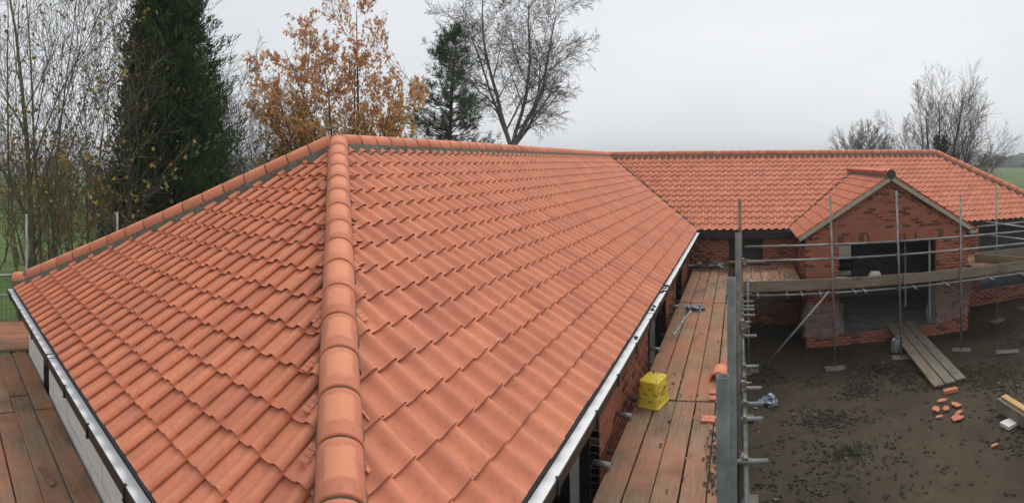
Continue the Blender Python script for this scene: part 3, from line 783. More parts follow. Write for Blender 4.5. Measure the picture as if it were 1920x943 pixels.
def weight(b):
    Mx, dm, c, piece, mat = b
    p = np.array(Mx.translation); px, py, r = project(p)
    if not (-5 < px < 1925 and py < 950): return 0
    d = np.linalg.norm(p - np.array([0, 0, EYE])); nn = -np.array([Mx[0][1], Mx[1][1], Mx[2][1]])
    cosv = np.dot(nn, (np.array([0, 0, EYE]) - p) / d)
    if cosv <= 0: return 0
    hide = .05 if (p[2] < 1.65) else 1.0
    return dm[0] * dm[2] * cosv / d ** 2 * hide
by = {}
for b in bricks: by.setdefault(b[3], []).append(b)
for piece, lst in by.items():
    lst.sort(key=lambda b: -weight(b))
    keep, rest_ = lst[:300], lst[300:]
    for (Mx, dm, c, pc, mat) in keep:
        o = bpy.data.objects.new(pc, box_mesh(pc, dm, M[mat], .003)); COL.objects.link(o); o.matrix_basis = Mx; o.parent = c
    groups = {}
    for b in rest_: groups.setdefault((b[2].name, b[4]), []).append(b)
    for (cn, mat), g in groups.items():
        Vs, Fs, rn = [], [], []; k = 0
        for (Mx, dm, c, pc, mt) in g:
            v, f = box_vf(dm); A = np.array(Mx)
            v = np.array(v) @ A[:3, :3].T + A[:3, 3]; Vs.append(v); Fs.append(np.array(f) + k); k += 8; rn.append(np.full(8, RNG.random()))
        tag(link(piece + '_field', fast_mesh(piece + '_field', np.concatenate(Vs), np.concatenate(Fs), rnd=np.concatenate(rn)), M[mat], bpy.data.objects[cn]), kind='stuff')

# plain inner leaf, reveals, rear walls, slab
mb = MB()
for (a, b_) in ((1.6, 2.35), (4.91, 7.63), (9.54, 11.0), (12.2, 14.2)): mb.box((WX - .27, (a + b_) / 2, 1.22), (.10, b_ - a, 2.42))
mb.box((WX - .27, 7.9, .3), (.098, 12.6, .6))
hpart(mb.build('inner_leaf', M['block']))
for y in (2.35, 4.91, 7.63, 9.54, 11.0, 12.2): hpart(MB().box((WX - .16, y, 1.5), (.085, .03, 1.8)).build('cavity_closer', M['blackpvc']))
for (y0_, y1_) in ((2.35, 4.91), (7.63, 9.54), (11.0, 12.2)):
    mb = MB(); mb.box((WX - .07, (y0_ + y1_) / 2, 2.40), (.10, y1_ - y0_ + .3, .07)); hpart(mb.build('lintel', M['oldsteel']))
# pale block nib standing in the first openings
for y in (4.1, 8.75):
    core = MB(); core.box((WX - .75, y, 1.22), (.10, .42, 2.4)); core = hpart(core.build('block_pier', M['blockm']))
    for i in range(10):
        o = bpy.data.objects.new('block', box_mesh('block', (.43, .112, .215), M['block'], .004)); COL.objects.link(o)
        o.matrix_basis = frame((WX - .75, y, .12 + .225 * i), (0, 1, 0), (-1, 0, 0), (0, 0, 1)); o.parent = core
mb = MB()
mb.box((XL + .20, 11.0, 1.22), (.10, 19.0, 2.42))
mb.box((-1.9, YF + 2 * HW - .2, 1.22), (11.8, .10, 2.42)); mb.box((7.6, YF + 2 * HW - .2, 1.22), (5.2, .10, 2.42)); mb.box((4.5, YF + 2 * HW - .2, .30), (1.0, .10, .60)); mb.box((4.5, YF + 2 * HW - .2, 2.2), (1.0, .10, .5))
mb.box((XFE - .2, YF + HW, 1.22), (.10, 6.3, 2.42))
mb.box((-3.2, 4.5, 1.22), (.10, 6.0, 2.4)); mb.box((-4.2, 9.0, 1.22), (5.0, .10, 2.4)); mb.box((-3.4, 12.0, 1.22), (.1, 5.8, 2.4))
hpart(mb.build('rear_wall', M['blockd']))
mb = MB(); mb.box((GXC, 13.95, .16), (GW1 - GW0 - .24, 3.2, .30)); mb.box((2.6, 17.5, .05), (15.0, 6.4, .12)); mb.box((-4.6, 9.0, .05), (6.2, 15.0, .12))
hpart(mb.build('floor_slab', M['slab']))
hpart(MB().box((4.90, GY + .30, 1.45), (.035, .06, 2.1)).build('door_lining', M['white'])); hpart(MB().box((4.62, GY + 1.5, 1.45), (.035, .06, 2.1)).build('door_lining', M['white']))
mb = MB(); mb.box((2.38, GY + .05, 2.2), (.03, .09, .6)); hpart(mb.build('cavity_closer', M['blackpvc']))

# verge of the gable: pale pointed mortar on an undercloak, and the boxed foot on each side
mb = MB()
for sgn in (-1, 1):
    a = np.array([GXC, GYF + .03, GZR - .005]); b = np.array([GXC + sgn * (GHW + .02), GYF + .03, GZE - .02])
    mb.prism(a, b, [(-.03, -.062), (.03, -.062), (.03, .035), (-.03, .035)], (0, 0, 1))
mb.build('verge_mortar', M['verge'], groof)
mb = MB()
for sgn in (-1, 1):
    a = np.array([GXC, GYF + .06, GZR - .075]); b = np.array([GXC + sgn * (GHW + .02), GYF + .06, GZE - .09])
    mb.prism(a, b, [(-.055, -.012), (.055, -.012), (.055, .008), (-.055, .008)], (0, 0, 1))
mb.build('verge_undercloak', M['tray'], groof)
mb = MB(); mb.box((GXC + GHW - .02, GYF + .10, GZE - .05), (.22, .25, .06)); mb.build('verge_foot', M['verge'], groof)
mb = MB(); mb.box((GXC + GHW + .0, GYF + .06, GZE + .01), (.24, .12, .03), Matrix.Rotation(.15, 3, 'Y')); mb.build('verge_slip', M['tile'], groof)
for sgn in (-1, 1):
    mb = MB(); mb.box((GXC + sgn * (GHW - .06), (GYF + gb) / 2 + .05, GZE - .14), (.02, gb - GYF - .1, .16)); mb.box((GXC + sgn * (GHW - .10), (GYF + gb) / 2 + .05, GZE - .215), (.12, gb - GYF - .1, .012)); mb.build('gable_fascia', M['blackpvc'], groof)

# ================================================================== scaffolding
TR = 0.02415
scf = empty('scaffolding', (0, 6.0, 0)); tag(scf, 'steel tube scaffolding with timber board decks round the bungalow', 'scaffolding')
SI = Matrix.Translation((0, -6.0, 0))
def sp(o): o.parent = scf; o.matrix_parent_inverse = SI; return o
def tube_vf(L, r=TR, k=14, wall=.004):
    V = []; F = []; c = [(math.cos(2 * math.pi * i / k), math.sin(2 * math.pi * i / k)) for i in range(k)]
    for x in (-L / 2, L / 2):
        for rr in (r, r - wall): V += [(x, rr * a, rr * b) for a, b in c]
    for i in range(k):
        j = (i + 1) % k
        F += [(i, j, 2 * k + j, 2 * k + i), (k + j, k + i, 3 * k + i, 3 * k + j), (j, i, k + i, k + j), (2 * k + i, 2 * k + j, 3 * k + j, 3 * k + i)]
    return V, F
def tube(name, a, b, mat='steel', r=TR, k=14):
    a, b = Vector(a), Vector(b); L = (b - a).length; V, F = tube_vf(L, r, k)
    me = bpy.data.meshes.new(name); me.from_pydata(V, [], F)
    me.polygons.foreach_set('use_smooth', [(i % 4) < 2 for i in range(len(F))]); me.materials.append(M[mat])
    up = (0, 0, 1) if abs((b - a).normalized().z) < .95 else (0, 1, 0)
    return sp(link(name, me, None, None, along(a, b, up)))
def coupler_mesh():
    m2 = MB(); k = 10
    for ax in (0, 1):
        for (x0, x1, r) in ((-.026, .026, .034),):
            P = []
            for x in (x0, x1):
                for i in range(k):
                    c, s = math.cos(2 * math.pi * i / k), math.sin(2 * math.pi * i / k)
                    P.append((x, r * c, r * s) if ax == 0 else (r * c + 0, x, r * s))
            off = (0, 0, -.025) if ax == 0 else (0, 0, .025)
            P = [(p[0] + off[0], p[1] + off[1], p[2] + off[2]) for p in P]
            m2.add(P, [(i, (i + 1) % k, (i + 1) % k + k, i + k) for i in range(k)] + [tuple(range(k))[::-1], tuple(range(k, 2 * k))])
    m2.box((.0, .045, -.025), (.03, .03, .022)); m2.box((0, .066, -.025), (.014, .05, .014)); m2.box((.045, 0, .025), (.03, .03, .022)); m2.box((.066, 0, .025), (.05, .014, .014))
    me = bpy.data.meshes.new('coupler'); me.from_pydata(m2.V, [], m2.F); me.materials.append(M['coupler']); return me
me_coup = coupler_mesh()
def coupler(p, rz=0.0, rx=0.0):
    o = bpy.data.objects.new('coupler', me_coup); COL.objects.link(o)
    o.matrix_basis = Matrix.Translation(p) @ Matrix.Rotation(rz, 4, 'Z') @ Matrix.Rotation(rx, 4, 'X'); return sp(o)
def board(name, a, b, w=.222, t=.038, mat='deck', up=(0, 0, 1), roll=0.0, parent=True):
    a, b = Vector(a), Vector(b); L = (b - a).length; V, F = box_vf((L, w, t), .004)
    me = bpy.data.meshes.new(name); me.from_pydata(V, [], F); me.materials.append(M[mat])
    # metal end bands
    o = link(name, me, None, None, along(a, b, up) @ Matrix.Rotation(roll, 4, 'X'))
    return sp(o) if parent else o
DZ = 1.71
TD = DZ - .038
# near deck, five boards wide, in three lengths
for i in range(5):
    x = -1.135 + i * .236
    for (y0_, y1_) in ((-.95, 2.15), (2.16, 6.06), (6.07, 10.30), (10.31, 14.0)):
        if i == 4 and y1_ > 13.9: continue
        j = RNG.normal(0, .004)
        board('board', (x + j, y0_ + RNG.uniform(0, .02), DZ - .019 + RNG.normal(0, .0025)), (x + RNG.normal(0, .005), y1_ - RNG.uniform(0, .02), DZ - .019 + RNG.normal(0, .0025)))
# transoms under the near deck, with the ends that stick out over the yard
TY = [-.6, .55, 1.9, 2.6, 3.7, 4.98, 5.78, 6.15, 6.56, 7.26, 8.53, 9.69, 10.05, 10.3, 10.62, 11.24]
for y in TY:
    e = RNG.normal(0, .008)
    tube('transom', (-1.36, y, TD - TR), (.262 + e, y + RNG.normal(0, .01), TD - TR + RNG.normal(0, .004)), 'steel')
LZ = TD - 2 * TR - TR
tube('ledger', (0.035, -1.2, LZ), (0.035, 7.4, LZ), 'oldsteel'); tube('ledger', (0.035, 7.42, LZ), (0.035, 11.6, LZ), 'oldsteel')
tube('ledger', (-1.24, -.9, LZ), (-1.24, 13.6, LZ), 'oldsteel')
tube('ledger', (0.06, 4.2, .42), (0.075, 10.6, .42), 'steel')
# outer standards of the near side: uneven tops
STD = [(-.070, 1.86, 3.78, 'oldsteel'), (-.052, 2.74, 3.94, 'oldsteel'), (-.028, 5.02, 3.86, 'oldsteel'), (-.002, 6.90, 4.06, 'rust'), (0.0, 9.1, 2.6, 'oldsteel'), (0.0, 11.06, 2.9, 'oldsteel')]
for (x, y, zt, mt) in STD:
    tube('standard', (x, y, .02), (x + .002, y, zt), mt, k=20)
    base = board('base_plate', (x - .22, y, gz(x, y) + .02), (x + .22, y, gz(x, y) + .02), .22, .03, 'plank')
    coupler((x + .03, y + .0, LZ + .03), rad(90)); 
for (x, y, z) in ((-.028, 5.02, 2.35), (-.05, 2.74, 2.15), (-.002, 6.9, 2.30), (-.028, 5.02, 2.95), (0, 6.9, 3.2)): coupler((x + .045, y, z), rad(20))
for y in TY[3:]: coupler((.035, y, TD - .045), 0)
for y in (1.86, 5.02, 9.1): tube('standard', (-1.235, y + .1, .02), (-1.235, y + .1, 1.66), 'oldsteel'); board('base_plate', (-1.45, y + .1, gz(-1.3, y) + .02), (-1.02, y + .1, gz(-1.3, y) + .02), .22, .03, 'plank')
# butt ends of tubes at the wall side
for y in (4.6, 5.55, 7.6, 9.9): tube('transom', (-1.38, y, DZ + .045), (-1.20, y - .02, DZ + .045), 'steel', .026)

# left-hand deck, along the block wall, and the return round the far corner
for i, y in enumerate((1.262, 1.015, .782, .548, .314, .08)):
    for (x0_, x1_) in ((-7.74, -5.9 - .4 * (i % 2)), (-5.88 - .4 * (i % 2), -2.0 + .0 * i), (-1.98, -1.30)):
        if x1_ - x0_ < .5: continue
        board('board', (x0_ + RNG.uniform(0, .03), y + RNG.normal(0, .004), DZ - .019 + RNG.normal(0, .0025)), (x1_, y + RNG.normal(0, .004), DZ - .019 + RNG.normal(0, .0025)))
tube('ledger', (-7.9, 1.142, TD + .002), (-1.5, 1.142, TD + .002), 'oldsteel', .021)
for x in (-7.4, -6.1, -5.0, -3.9, -2.9, -2.0): tube('transom', (x, -.25, TD - TR - .03), (x, 1.36, TD - TR - .03), 'oldsteel')
for y in (.1, 1.2): tube('ledger', (-8.9, y, LZ - .03), (-1.3, y, LZ - .03), 'oldsteel')
for x in (-7.5, -5.2, -3.0): tube('standard', (x, 1.30, .02), (x, 1.30, 1.6), 'oldsteel'); tube('standard', (x, -.22, .02), (x, -.22, 2.0 if x > -7 else 2.9), 'oldsteel')
for i in range(6):
    x = -7.90 - i * .232
    board('board', (x, -.55 + RNG.uniform(-.05, .05), DZ + .020), (x + RNG.normal(0, .01), 5.2, DZ + .020), mat='deck')
for y in (.2, 1.5, 3.2, 4.8): tube('transom', (-9.5, y, TD + .014), (-7.80, y, TD + .014), 'oldsteel', .0195)
tube('ledger', (-9.12, -1.0, 2.60), (-9.12, 2.35, 2.60), 'steel'); tube('ledger', (-9.12, -1.0, 2.24), (-9.12, 4.9, 2.24), 'steel')
tube('ledger', (-9.12, 2.30, 2.66), (-9.12, 6.6, 2.66), 'rust')
for (y, zt) in ((1.62, 3.69), (3.37, 3.68), (-.3, 3.0), (5.6, 3.1)):
    tube('standard', (-9.165, y, .02), (-9.165, y, zt), 'steel'); coupler((-9.14, y, 2.60), 0); coupler((-9.14, y, 2.24), 0); board('base_plate', (-9.4, y, gz(-9.2, y) + .02), (-8.95, y, gz(-9.2, y) + .02), .22, .03, 'plank')
# splice of wood over a left-hand joint
tag_piece = board('batten_offcut', (-4.75, .97, DZ + .012), (-4.45, 1.02, DZ + .012), .05, .02, 'rustwood' if 'rustwood' in M else 'deck')

# far side, in front of the gable
YS = 11.13
FST = [(2.03, YS - .05, 3.80, .015), (3.58, YS, 3.87, .018), (5.14, YS + .03, 3.71, 0.0), (6.89, 12.55, 3.83, 0.0), (8.32, 13.35, 3.35, 0.0), (.16, YS + .0, 2.0, 0)]
for (x, y, zt, ln) in FST:
    tube('standard', (x + ln * 2.0, y, .03), (x - ln * 3.0, y, zt), 'steel')
    ang = RNG.uniform(-.5, .5); cx, sx = math.cos(ang) * .22, math.sin(ang) * .22
    board('base_plate', (x + ln * 2 - cx, y - sx, gz(x, y) + .022), (x + ln * 2 + cx, y + sx, gz(x, y) + .022), .22, .03, 'plank')
    for z in (1.63, 2.385, 2.70):
        if z < zt and y < 12: coupler((x - ln * (z - 1) * 1.0, y + .03, z), 0)
def rail(z, y0_, y1_, x0_, xs, x1_, mat):
    tube('ledger', (x0_, y0_, z), (xs, (y0_ + y1_) / 2, z), mat); tube('ledger', (xs + .002, (y0_ + y1_) / 2, z), (x1_, y1_, z + .02), mat)
rail(2.70, YS + .045, YS + .075, .10, 3.2, 8.4, 'steel')
rail(2.385, YS + .045, YS + .075, .10, 2.6, 8.4, 'steel')
rail(1.625, YS + .045, YS + .075, -.1, 4.0, 8.4, 'steel')
tube('ledger', (-.25, YS - .06, 2.385), (.55, YS - .06, 2.385), 'rust')
for (x, z) in ((.95, 2.70), (1.03, 2.385), (.55, 1.625)):   # sleeve couplers
    m2 = MB(); P, F = tube_vf(.16, .034, 12, .006); m2.add(P, F); sp(m2.build('sleeve_coupler', M['coupler'], None, False, along((x - .08, YS + .047, z), (x + .08, YS + .047, z))))
for (x, L_) in ((.38, .26), (1.02, .30), (1.34, .28), (1.75, .30), (2.52, .28), (2.75, .32), (3.92, .34), (4.72, .36), (5.9, .38), (6.8, .4)):
    tube('transom', (x, YS - L_ + .12, TD - TR - .004), (x, 14.0 if x < 1.4 else 12.26, TD - TR - .004), 'steel')
tube('brace', (.46, YS - .12, .10), (1.93, YS - .10, 1.70), 'steel')
tube('ledger', (.0, YS + 1.05, LZ), (8.2, YS + 1.05, LZ), 'oldsteel')
# toe boards on edge
board('toe_board', (.06, YS + .10, DZ + .112), (3.93, YS + .105, DZ + .112), .225, .038, 'toe', roll=rad(90))
board('toe_board', (3.70, YS + .062, DZ + .112), (7.65, YS + .085, DZ + .125), .225, .038, 'toe', roll=rad(90))
board('toe_board', (6.35, 12.85, DZ + .112), (7.50, YS + .30, DZ + .112), .225, .038, 'toe', roll=rad(90))
board('toe_board', (6.40, 12.95, DZ + .112), (9.6, 12.95, DZ + .112), .225, .038, 'toe', roll=rad(90))
# deck between toe board and house: boards along X by the gable, boards along Y in the corner bay
for i in range(7):
    x = .165 + i * .232
    if x > 1.52: break
    board('board', (x, YS + .14, DZ - .019 + RNG.normal(0, .002)), (x + RNG.normal(0, .006), 14.05, DZ - .019 + RNG.normal(0, .002)))
for i in range(4):
    y = YS + .25 + i * .236
    board('board', (1.68, y, DZ - .019), (4.6, y, DZ - .019 + RNG.normal(0, .002))); board('board', (4.62, y, DZ - .019), (7.6, y, DZ - .019 + RNG.normal(0, .002)))
for i in range(8):
    y = 12.25 + i * .236
    board('board', (6.0, y, DZ - .021), (7.6 if y < 12.8 else 9.4, y, DZ - .021))
tube('ledger', (6.3, 12.6, 2.72), (9.8, 12.85, 2.74), 'steel'); tube('ledger', (6.75, 12.9, 2.80), (8.3, YS + .2, 2.55), 'steel'); tube('ledger', (6.75, 12.9, 2.42), (8.3, YS + .2, 2.25), 'steel'); tube('ledger', (8.1, 12.2, 2.6), (9.6, 12.3, 2.62), 'rust')

# ================================================================== loose things
def rock(rng, c, s, k=1):
    """irregular lump: jittered icosphere"""
    bm = bmesh.new(); bmesh.ops.create_icosphere(bm, subdivisions=k, radius=1)
    V = []; bm.verts.index_update()
    for v in bm.verts:
        f = 1 + rng.uniform(-.3, .3); V.append((c[0] + v.co.x * s[0] * f, c[1] + v.co.y * s[1] * f, c[2] + v.co.z * s[2] * f))
    F = [tuple(v.index for v in f.verts) for f in bm.faces]; bm.free(); return V, F

# --- yellow tub, upside down
def tub():
    o = empty('bucket', (-1.04, 5.97, DZ)); o.rotation_euler = (0, 0, rad(-15))
    tag(o, 'upturned yellow square plastic tub with dark green print on the scaffold boards', 'bucket')
    def ring(w, d, z, r):
        P = []
        for (sx, sy, a0) in ((1, 1, 0), (-1, 1, 90), (-1, -1, 180), (1, -1, 270)):
            for k in range(5):
                t = rad(a0 + k * 22.5); P.append((sx * (w / 2 - r) + r * math.cos(t), sy * (d / 2 - r) + r * math.sin(t), z))
        return P
    prof = [(.285, .345, .0, .05), (.292, .352, .004, .05), (.292, .352, .022, .05), (.280, .340, .026, .05), (.278, .338, .045, .05), (.250, .308, .285, .045), (.244, .302, .297, .043), (.232, .290, .303, .04)]
    V = []; F = []
    for p in prof: V += ring(*p)
    n = 20
    for j in range(len(prof) - 1): F += [(j * n + i, j * n + (i + 1) % n, (j + 1) * n + (i + 1) % n, (j + 1) * n + i) for i in range(n)]
    F.append(tuple(range((len(prof) - 1) * n, len(prof) * n)))
    mk('tub_body', V, F, M['yellow'], o, True).data.polygons[-1].use_smooth = False
    R0 = [x * 0 for x in range(3)]
    def face(side, a, z):   # point on the sloping face, a across, z up, 1 mm proud
        t = (z - .045) / .24
        if side == 'y': return Vector((a, -(.169 - .015 * t) - .0015, z))
        return Vector(((.139 - .014 * t) + .0015, a, z))
    def mark(side, a, z, w, h, name='print_mark', sh=0.0):
        m2 = MB()
        for (dx, dz, ww, hh) in ((-.25, .12, .55, .5), (.25, -.12, .55, .5), (0, 0, .95, .3)):
            c = [(-ww / 2 + dx, -hh / 2 + dz), (ww / 2 + dx, -hh / 2 + dz), (ww / 2 + dx, hh / 2 + dz), (-ww / 2 + dx, hh / 2 + dz)]
            b0 = len(m2.V); m2.V += [tuple(face(side, a + x * w, z + (y + sh * x) * h)) for x, y in c]; m2.F.append((b0, b0 + 1, b0 + 2, b0 + 3))
        m2.build(name, M['print'], o)
    for (a, z) in ((-.09, .245), (.035, .225), (-.03, .165), (-.095, .105), (.04, .085), (.10, .17)): mark('y', a, z, .05, .022)
    for (a, z) in ((-.10, .245), (.11, .26), (.12, .12), (-.11, .085), (-.13, .19)): mark('x', a, z, .045, .022, sh=.8)
    m2 = MB()   # round emblem with a slanted word across it
    for i in range(20):
        t0, t1 = 2 * math.pi * i / 20, 2 * math.pi * (i + 1) / 20; b0 = len(m2.V)
        m2.V += [tuple(face('x', .005 + r * math.cos(t), .17 + r * .95 * math.sin(t))) for t, r in ((t0, .043), (t1, .043), (t1, .052), (t0, .052))]; m2.F.append((b0, b0 + 1, b0 + 2, b0 + 3))
    xx = -.085
    for k in range(9):      # letters
        w = .014; b0 = len(m2.V); zc = .172 + xx * .35
        for (x0, x1, z0, z1) in ((0, .004, -.017, .017), (w - .004, w, -.017, .017), (.004, w - .004, (-.004, .012, -.017)[k % 3], (.004, .017, -.011)[k % 3])):
            b0 = len(m2.V); m2.V += [tuple(face('x', xx + a, zc + z_ + .35 * a)) for a, z_ in ((x0, z0), (x1, z0), (x1, z1), (x0, z1))]; m2.F.append((b0, b0 + 1, b0 + 2, b0 + 3))
        xx += .0195
    m2.build('emblem', M['print'], o)
    rg = np.random.default_rng(4); m2 = MB()
    for k in range(16):
        s = rg.uniform(.003, .006); v, f = rock(rg, (rg.uniform(-.1, .1), rg.uniform(-.13, .13), .305), (s, s, s * .6), 1); m2.add(v, f)
    v, f = rock(rg, (-.05, .115, .312), (.018, .014, .010), 1); m2.add(v, f); v, f = rock(rg, (.085, -.10, .308), (.009, .009, .007), 1); m2.add(v, f)
    tag(m2.build('mud_spots', M['soil'], o), kind='stuff')
tub()

# --- half-round ridge tile left on the boards
o = bpy.data.objects.new('spare_ridge_tile', me_ridge); COL.objects.link(o)
o.matrix_basis = Matrix.Translation((-.285, 6.75, DZ + .012)) @ Matrix.Rotation(rad(86), 4, 'Z')
tag(o, 'loose half round clay ridge tile lying on the deck beside the scaffold poles', 'ridge tile')

# --- small grooved clay slips on the deck
for (x, y, rz, lab) in ((-.335, 6.28, .1, 'grooved clay slip on the deck, farthest of three beside the open tube'), (-.325, 6.12, .05, 'grooved clay slip on the deck, middle of three beside the open tube'), (-.365, 5.62, -.1, 'largest grooved clay slip on the deck, nearest of three beside the open tube')):
    m2 = MB(); s = 1.25 if 'largest' in lab else .95
    for i in range(2): m2.box((0, (i - .5) * .052 * s, .017), (.12 * s, .048 * s, .018))
    m2.box((0, 0, .006), (.118 * s, .10 * s, .012))
    o = m2.build('clay_slip', M['tile'], None, False, Matrix.Translation((x, y, DZ)) @ Matrix.Rotation(rz, 4, 'Z')); tag(o, lab, 'clay slip', 'clay slips left on the deck')

# --- crumpled wrap: strands plus a bunch
def crumple(name, pts, lab, cat, mat, n=26, spread=.09, h=.06, seed=1, ribbon=None, group=None, base=(0, 0, 0)):
    rg = np.random.default_rng(seed); m2 = MB()
    for k in range(n):
        c = np.array(pts[rg.integers(len(pts))], float) + np.array([rg.normal(0, spread), rg.normal(0, spread), abs(rg.normal(0, h))])
        c[2] = max(c[2], base[2] + .02)
        a = rg.uniform(0, 6.28); L = rg.uniform(.05, .14); w = rg.uniform(.015, .05); d = np.array([math.cos(a), math.sin(a), rg.uniform(-.4, .5)]); s = np.array([-math.sin(a), math.cos(a), rg.uniform(-.6, .6)])
        P = []; K = 4
        for i in range(K):
            t = i / (K - 1) - .5; z = rg.uniform(-.015, .015)
            for sg in (-1, 0, 1):
                p = c + d * L * t + s * w * sg + np.array([0, 0, z + rg.uniform(-.012, .012)]); p[2] = max(p[2], base[2] + .004); P.append(p)
        m2.add(P, [(i * 3 + j, i * 3 + j + 1, i * 3 + j + 4, i * 3 + j + 3) for i in range(K - 1) for j in range(2)])
    if ribbon:
        P = []
        for i, p in enumerate(ribbon):
            p = np.array(p, float); q = np.array(ribbon[min(i + 1, len(ribbon) - 1)], float) - np.array(ribbon[max(i - 1, 0)], float); s = np.array([-q[1], q[0], 0]); s /= np.linalg.norm(s)
            w = .022 + .012 * math.sin(i * 2.1); P += [p - s * w + np.array([0, 0, .012]), p + np.array([0, 0, .022 + .008 * math.sin(i)]), p + s * w + np.array([0, 0, .006])]
        m2.add(P, [(i * 3 + j, i * 3 + j + 1, i * 3 + j + 4, i * 3 + j + 3) for i in range(len(ribbon) - 1) for j in range(2)])
    o = m2.build(name, mat, None, True); tag(o, lab, cat, group); return o
zz = DZ
crumple('plastic_wrap', [(-.93, 9.85, zz), (-1.0, 9.95, zz), (-.85, 9.8, zz)], 'crumpled blue and white plastic wrap trailing across the scaffold boards', 'plastic wrap', M['blue'], 34, .05, .03, 5,
        [(-1.12 + .19 * t ** 1.1 + .015 * math.sin(7 * t), 8.35 + 1.5 * t, zz) for t in np.linspace(0, 1, 16)], base=(0, 0, DZ))
g0 = gz(.42, 9.8)
crumple('plastic_wrap', [(.42, 9.57, g0), (.5, 9.6, g0), (.57, 9.55, g0)], 'crumpled blue and white plastic lying on the mud below the poles', 'plastic wrap', M['blue'], 60, .055, .05, 8, base=(0, 0, g0))
crumple('rubbish_bag', [(-1.22, 13.8, zz), (-1.15, 13.85, zz)], 'small grey plastic rag in the far corner of the deck by the wall', 'plastic bag', M['bag'], 30, .07, .06, 9, base=(0, 0, DZ))
crumple('rubbish_bag', [(-.72, 13.85, zz), (-.55, 13.85, zz), (-.62, 13.85, zz)], 'larger grey plastic bag bunched against the brick wall on the deck', 'plastic bag', M['bag'], 52, .08, .08, 10, base=(0, 0, DZ))
crumple('paper_sack', [(.25, 11.75, zz), (.42, 11.85, zz), (.33, 11.75, zz)], 'torn white paper sack on the deck behind the toe board', 'paper sack', M['white'], 40, .07, .04, 12, base=(0, 0, DZ))

# --- plank ramp up to the slab
RW = .228
ra, rb = np.array([4.02, 12.55, .345]), np.array([4.10, 9.45, .05])
ld = rb - ra; sv = np.array([1, .05, 0]); names = ('leftmost', 'middle', 'rightmost')
for i in range(3):
    off = sv * (i - 1) * (RW + .014); e = (0, .05, .12)[i]
    a = ra + off; b = rb + off + np.array([.03 * i, e, 0]); b[2] = gz(b[0], b[1]) + .045; a[2] = .345
    o = board('ramp_plank', a, b, RW, .042, 'plank', parent=False)
    tag(o, f'long weathered scaffold plank of the ramp up to the slab, {names[i]} of three', 'plank', 'planks of the ramp')
x, y = 3.98, 9.17
o = link('loose_brick', box_mesh('loose_brick', (.30, .10, .075), M['tile'], .006), None, None, Matrix.Translation((x, y, gz(x, y) + .045)) @ Matrix.Rotation(.06, 4, 'Z')); tag(o, 'whole red brick lying flat at the foot of the plank ramp', 'brick')

# --- broken tiles on the mud
SH = [(3.62, 8.92, .26, .08, .1, 'straight strip of broken red tile, farthest of the shards on the mud'), (3.30, 8.50, .17, .15, .9, 'pointed shard of red tile, leftmost of the upper shards on the mud'), (3.55, 8.45, .15, .14, .4, 'small triangular red tile shard in the middle of the scatter'),
      (3.87, 8.60, .17, .20, .7, 'upright rounded red tile shard, rightmost of the scatter on the mud'), (3.26, 8.20, .16, .06, .05, 'thin sliver of red tile at the left of the scatter'), (3.80, 8.22, .19, .10, .3, 'red tile shard leaning on the largest shard of the scatter'),
      (3.66, 8.02, .26, .17, .2, 'largest curved red tile shard, nearest of the scatter on the mud'), (3.83, 7.10, .16, .05, .1, 'short red tile stick lying alone on open mud near the bottom'), (4.62, 6.85, .14, .16, .5, 'piece of red tile on leaf litter at the right edge')]
for k, (x, y, w, h, r, lab) in enumerate(SH):
    if k < 7: x, y = 3.62 + (x - 3.60) * .72, 8.42 + (y - 8.40) * .72
    rg = np.random.default_rng(50 + k); n = 5; z = gz(x, y); P = []
    for i in range(n):
        t = 2 * math.pi * i / n; f = rg.uniform(.7, 1.25); t += rg.uniform(-.25, .25); P.append((w / 2 * math.cos(t) * f, h / 2 * math.sin(t) * f))
    tilt = rg.uniform(.05, .3); V = [(p[0], p[1], z + .012 + .02 * math.cos(p[0] * 9) + tilt * p[1] + .5 * tilt * h) for p in P]; V += [(v[0], v[1], v[2] + .014) for v in V]
    F = [tuple(range(n))[::-1], tuple(range(n, 2 * n))] + [(i, (i + 1) % n, (i + 1) % n + n, i + n) for i in range(n)]
    cr, sr = math.cos(r), math.sin(r); V = [(x + v[0] * cr - v[1] * sr, y + v[0] * sr + v[1] * cr, v[2]) for v in V]
    tag(mk('tile_shard', V, F, M['tile']), lab, 'tile shard', 'broken tiles on the mud')

# --- jerrycan behind the ramp post
x, y = 3.60, 11.48; z = gz(x, y); o = empty('jerrycan', (x, y, z)); o.rotation_euler = (0, 0, .5)
tag(o, 'pale grey plastic jerrycan standing on the mud beside the plank ramp', 'jerrycan')
me = box_vf((.24, .19, .30), .03); mk('can_body', [(v[0] * (1 if v[2] < .05 else .88), v[1], v[2] + .152) for v in me[0]], me[1], M['can'], o)
m2 = MB(); m2.box((0.02, 0, .355), (.13, .03, .025)); m2.box((-.035, 0, .325), (.022, .03, .06)); m2.box((.085, 0, .325), (.022, .03, .06)); m2.build('handle', M['can'], o)
V, F = tube_vf(.05, .025, 12, .02); mk('cap', V, F, M['white'], o, False, Matrix.Translation((-.08, 0, .325)) @ Matrix.Rotation(rad(90), 4, 'Y'))

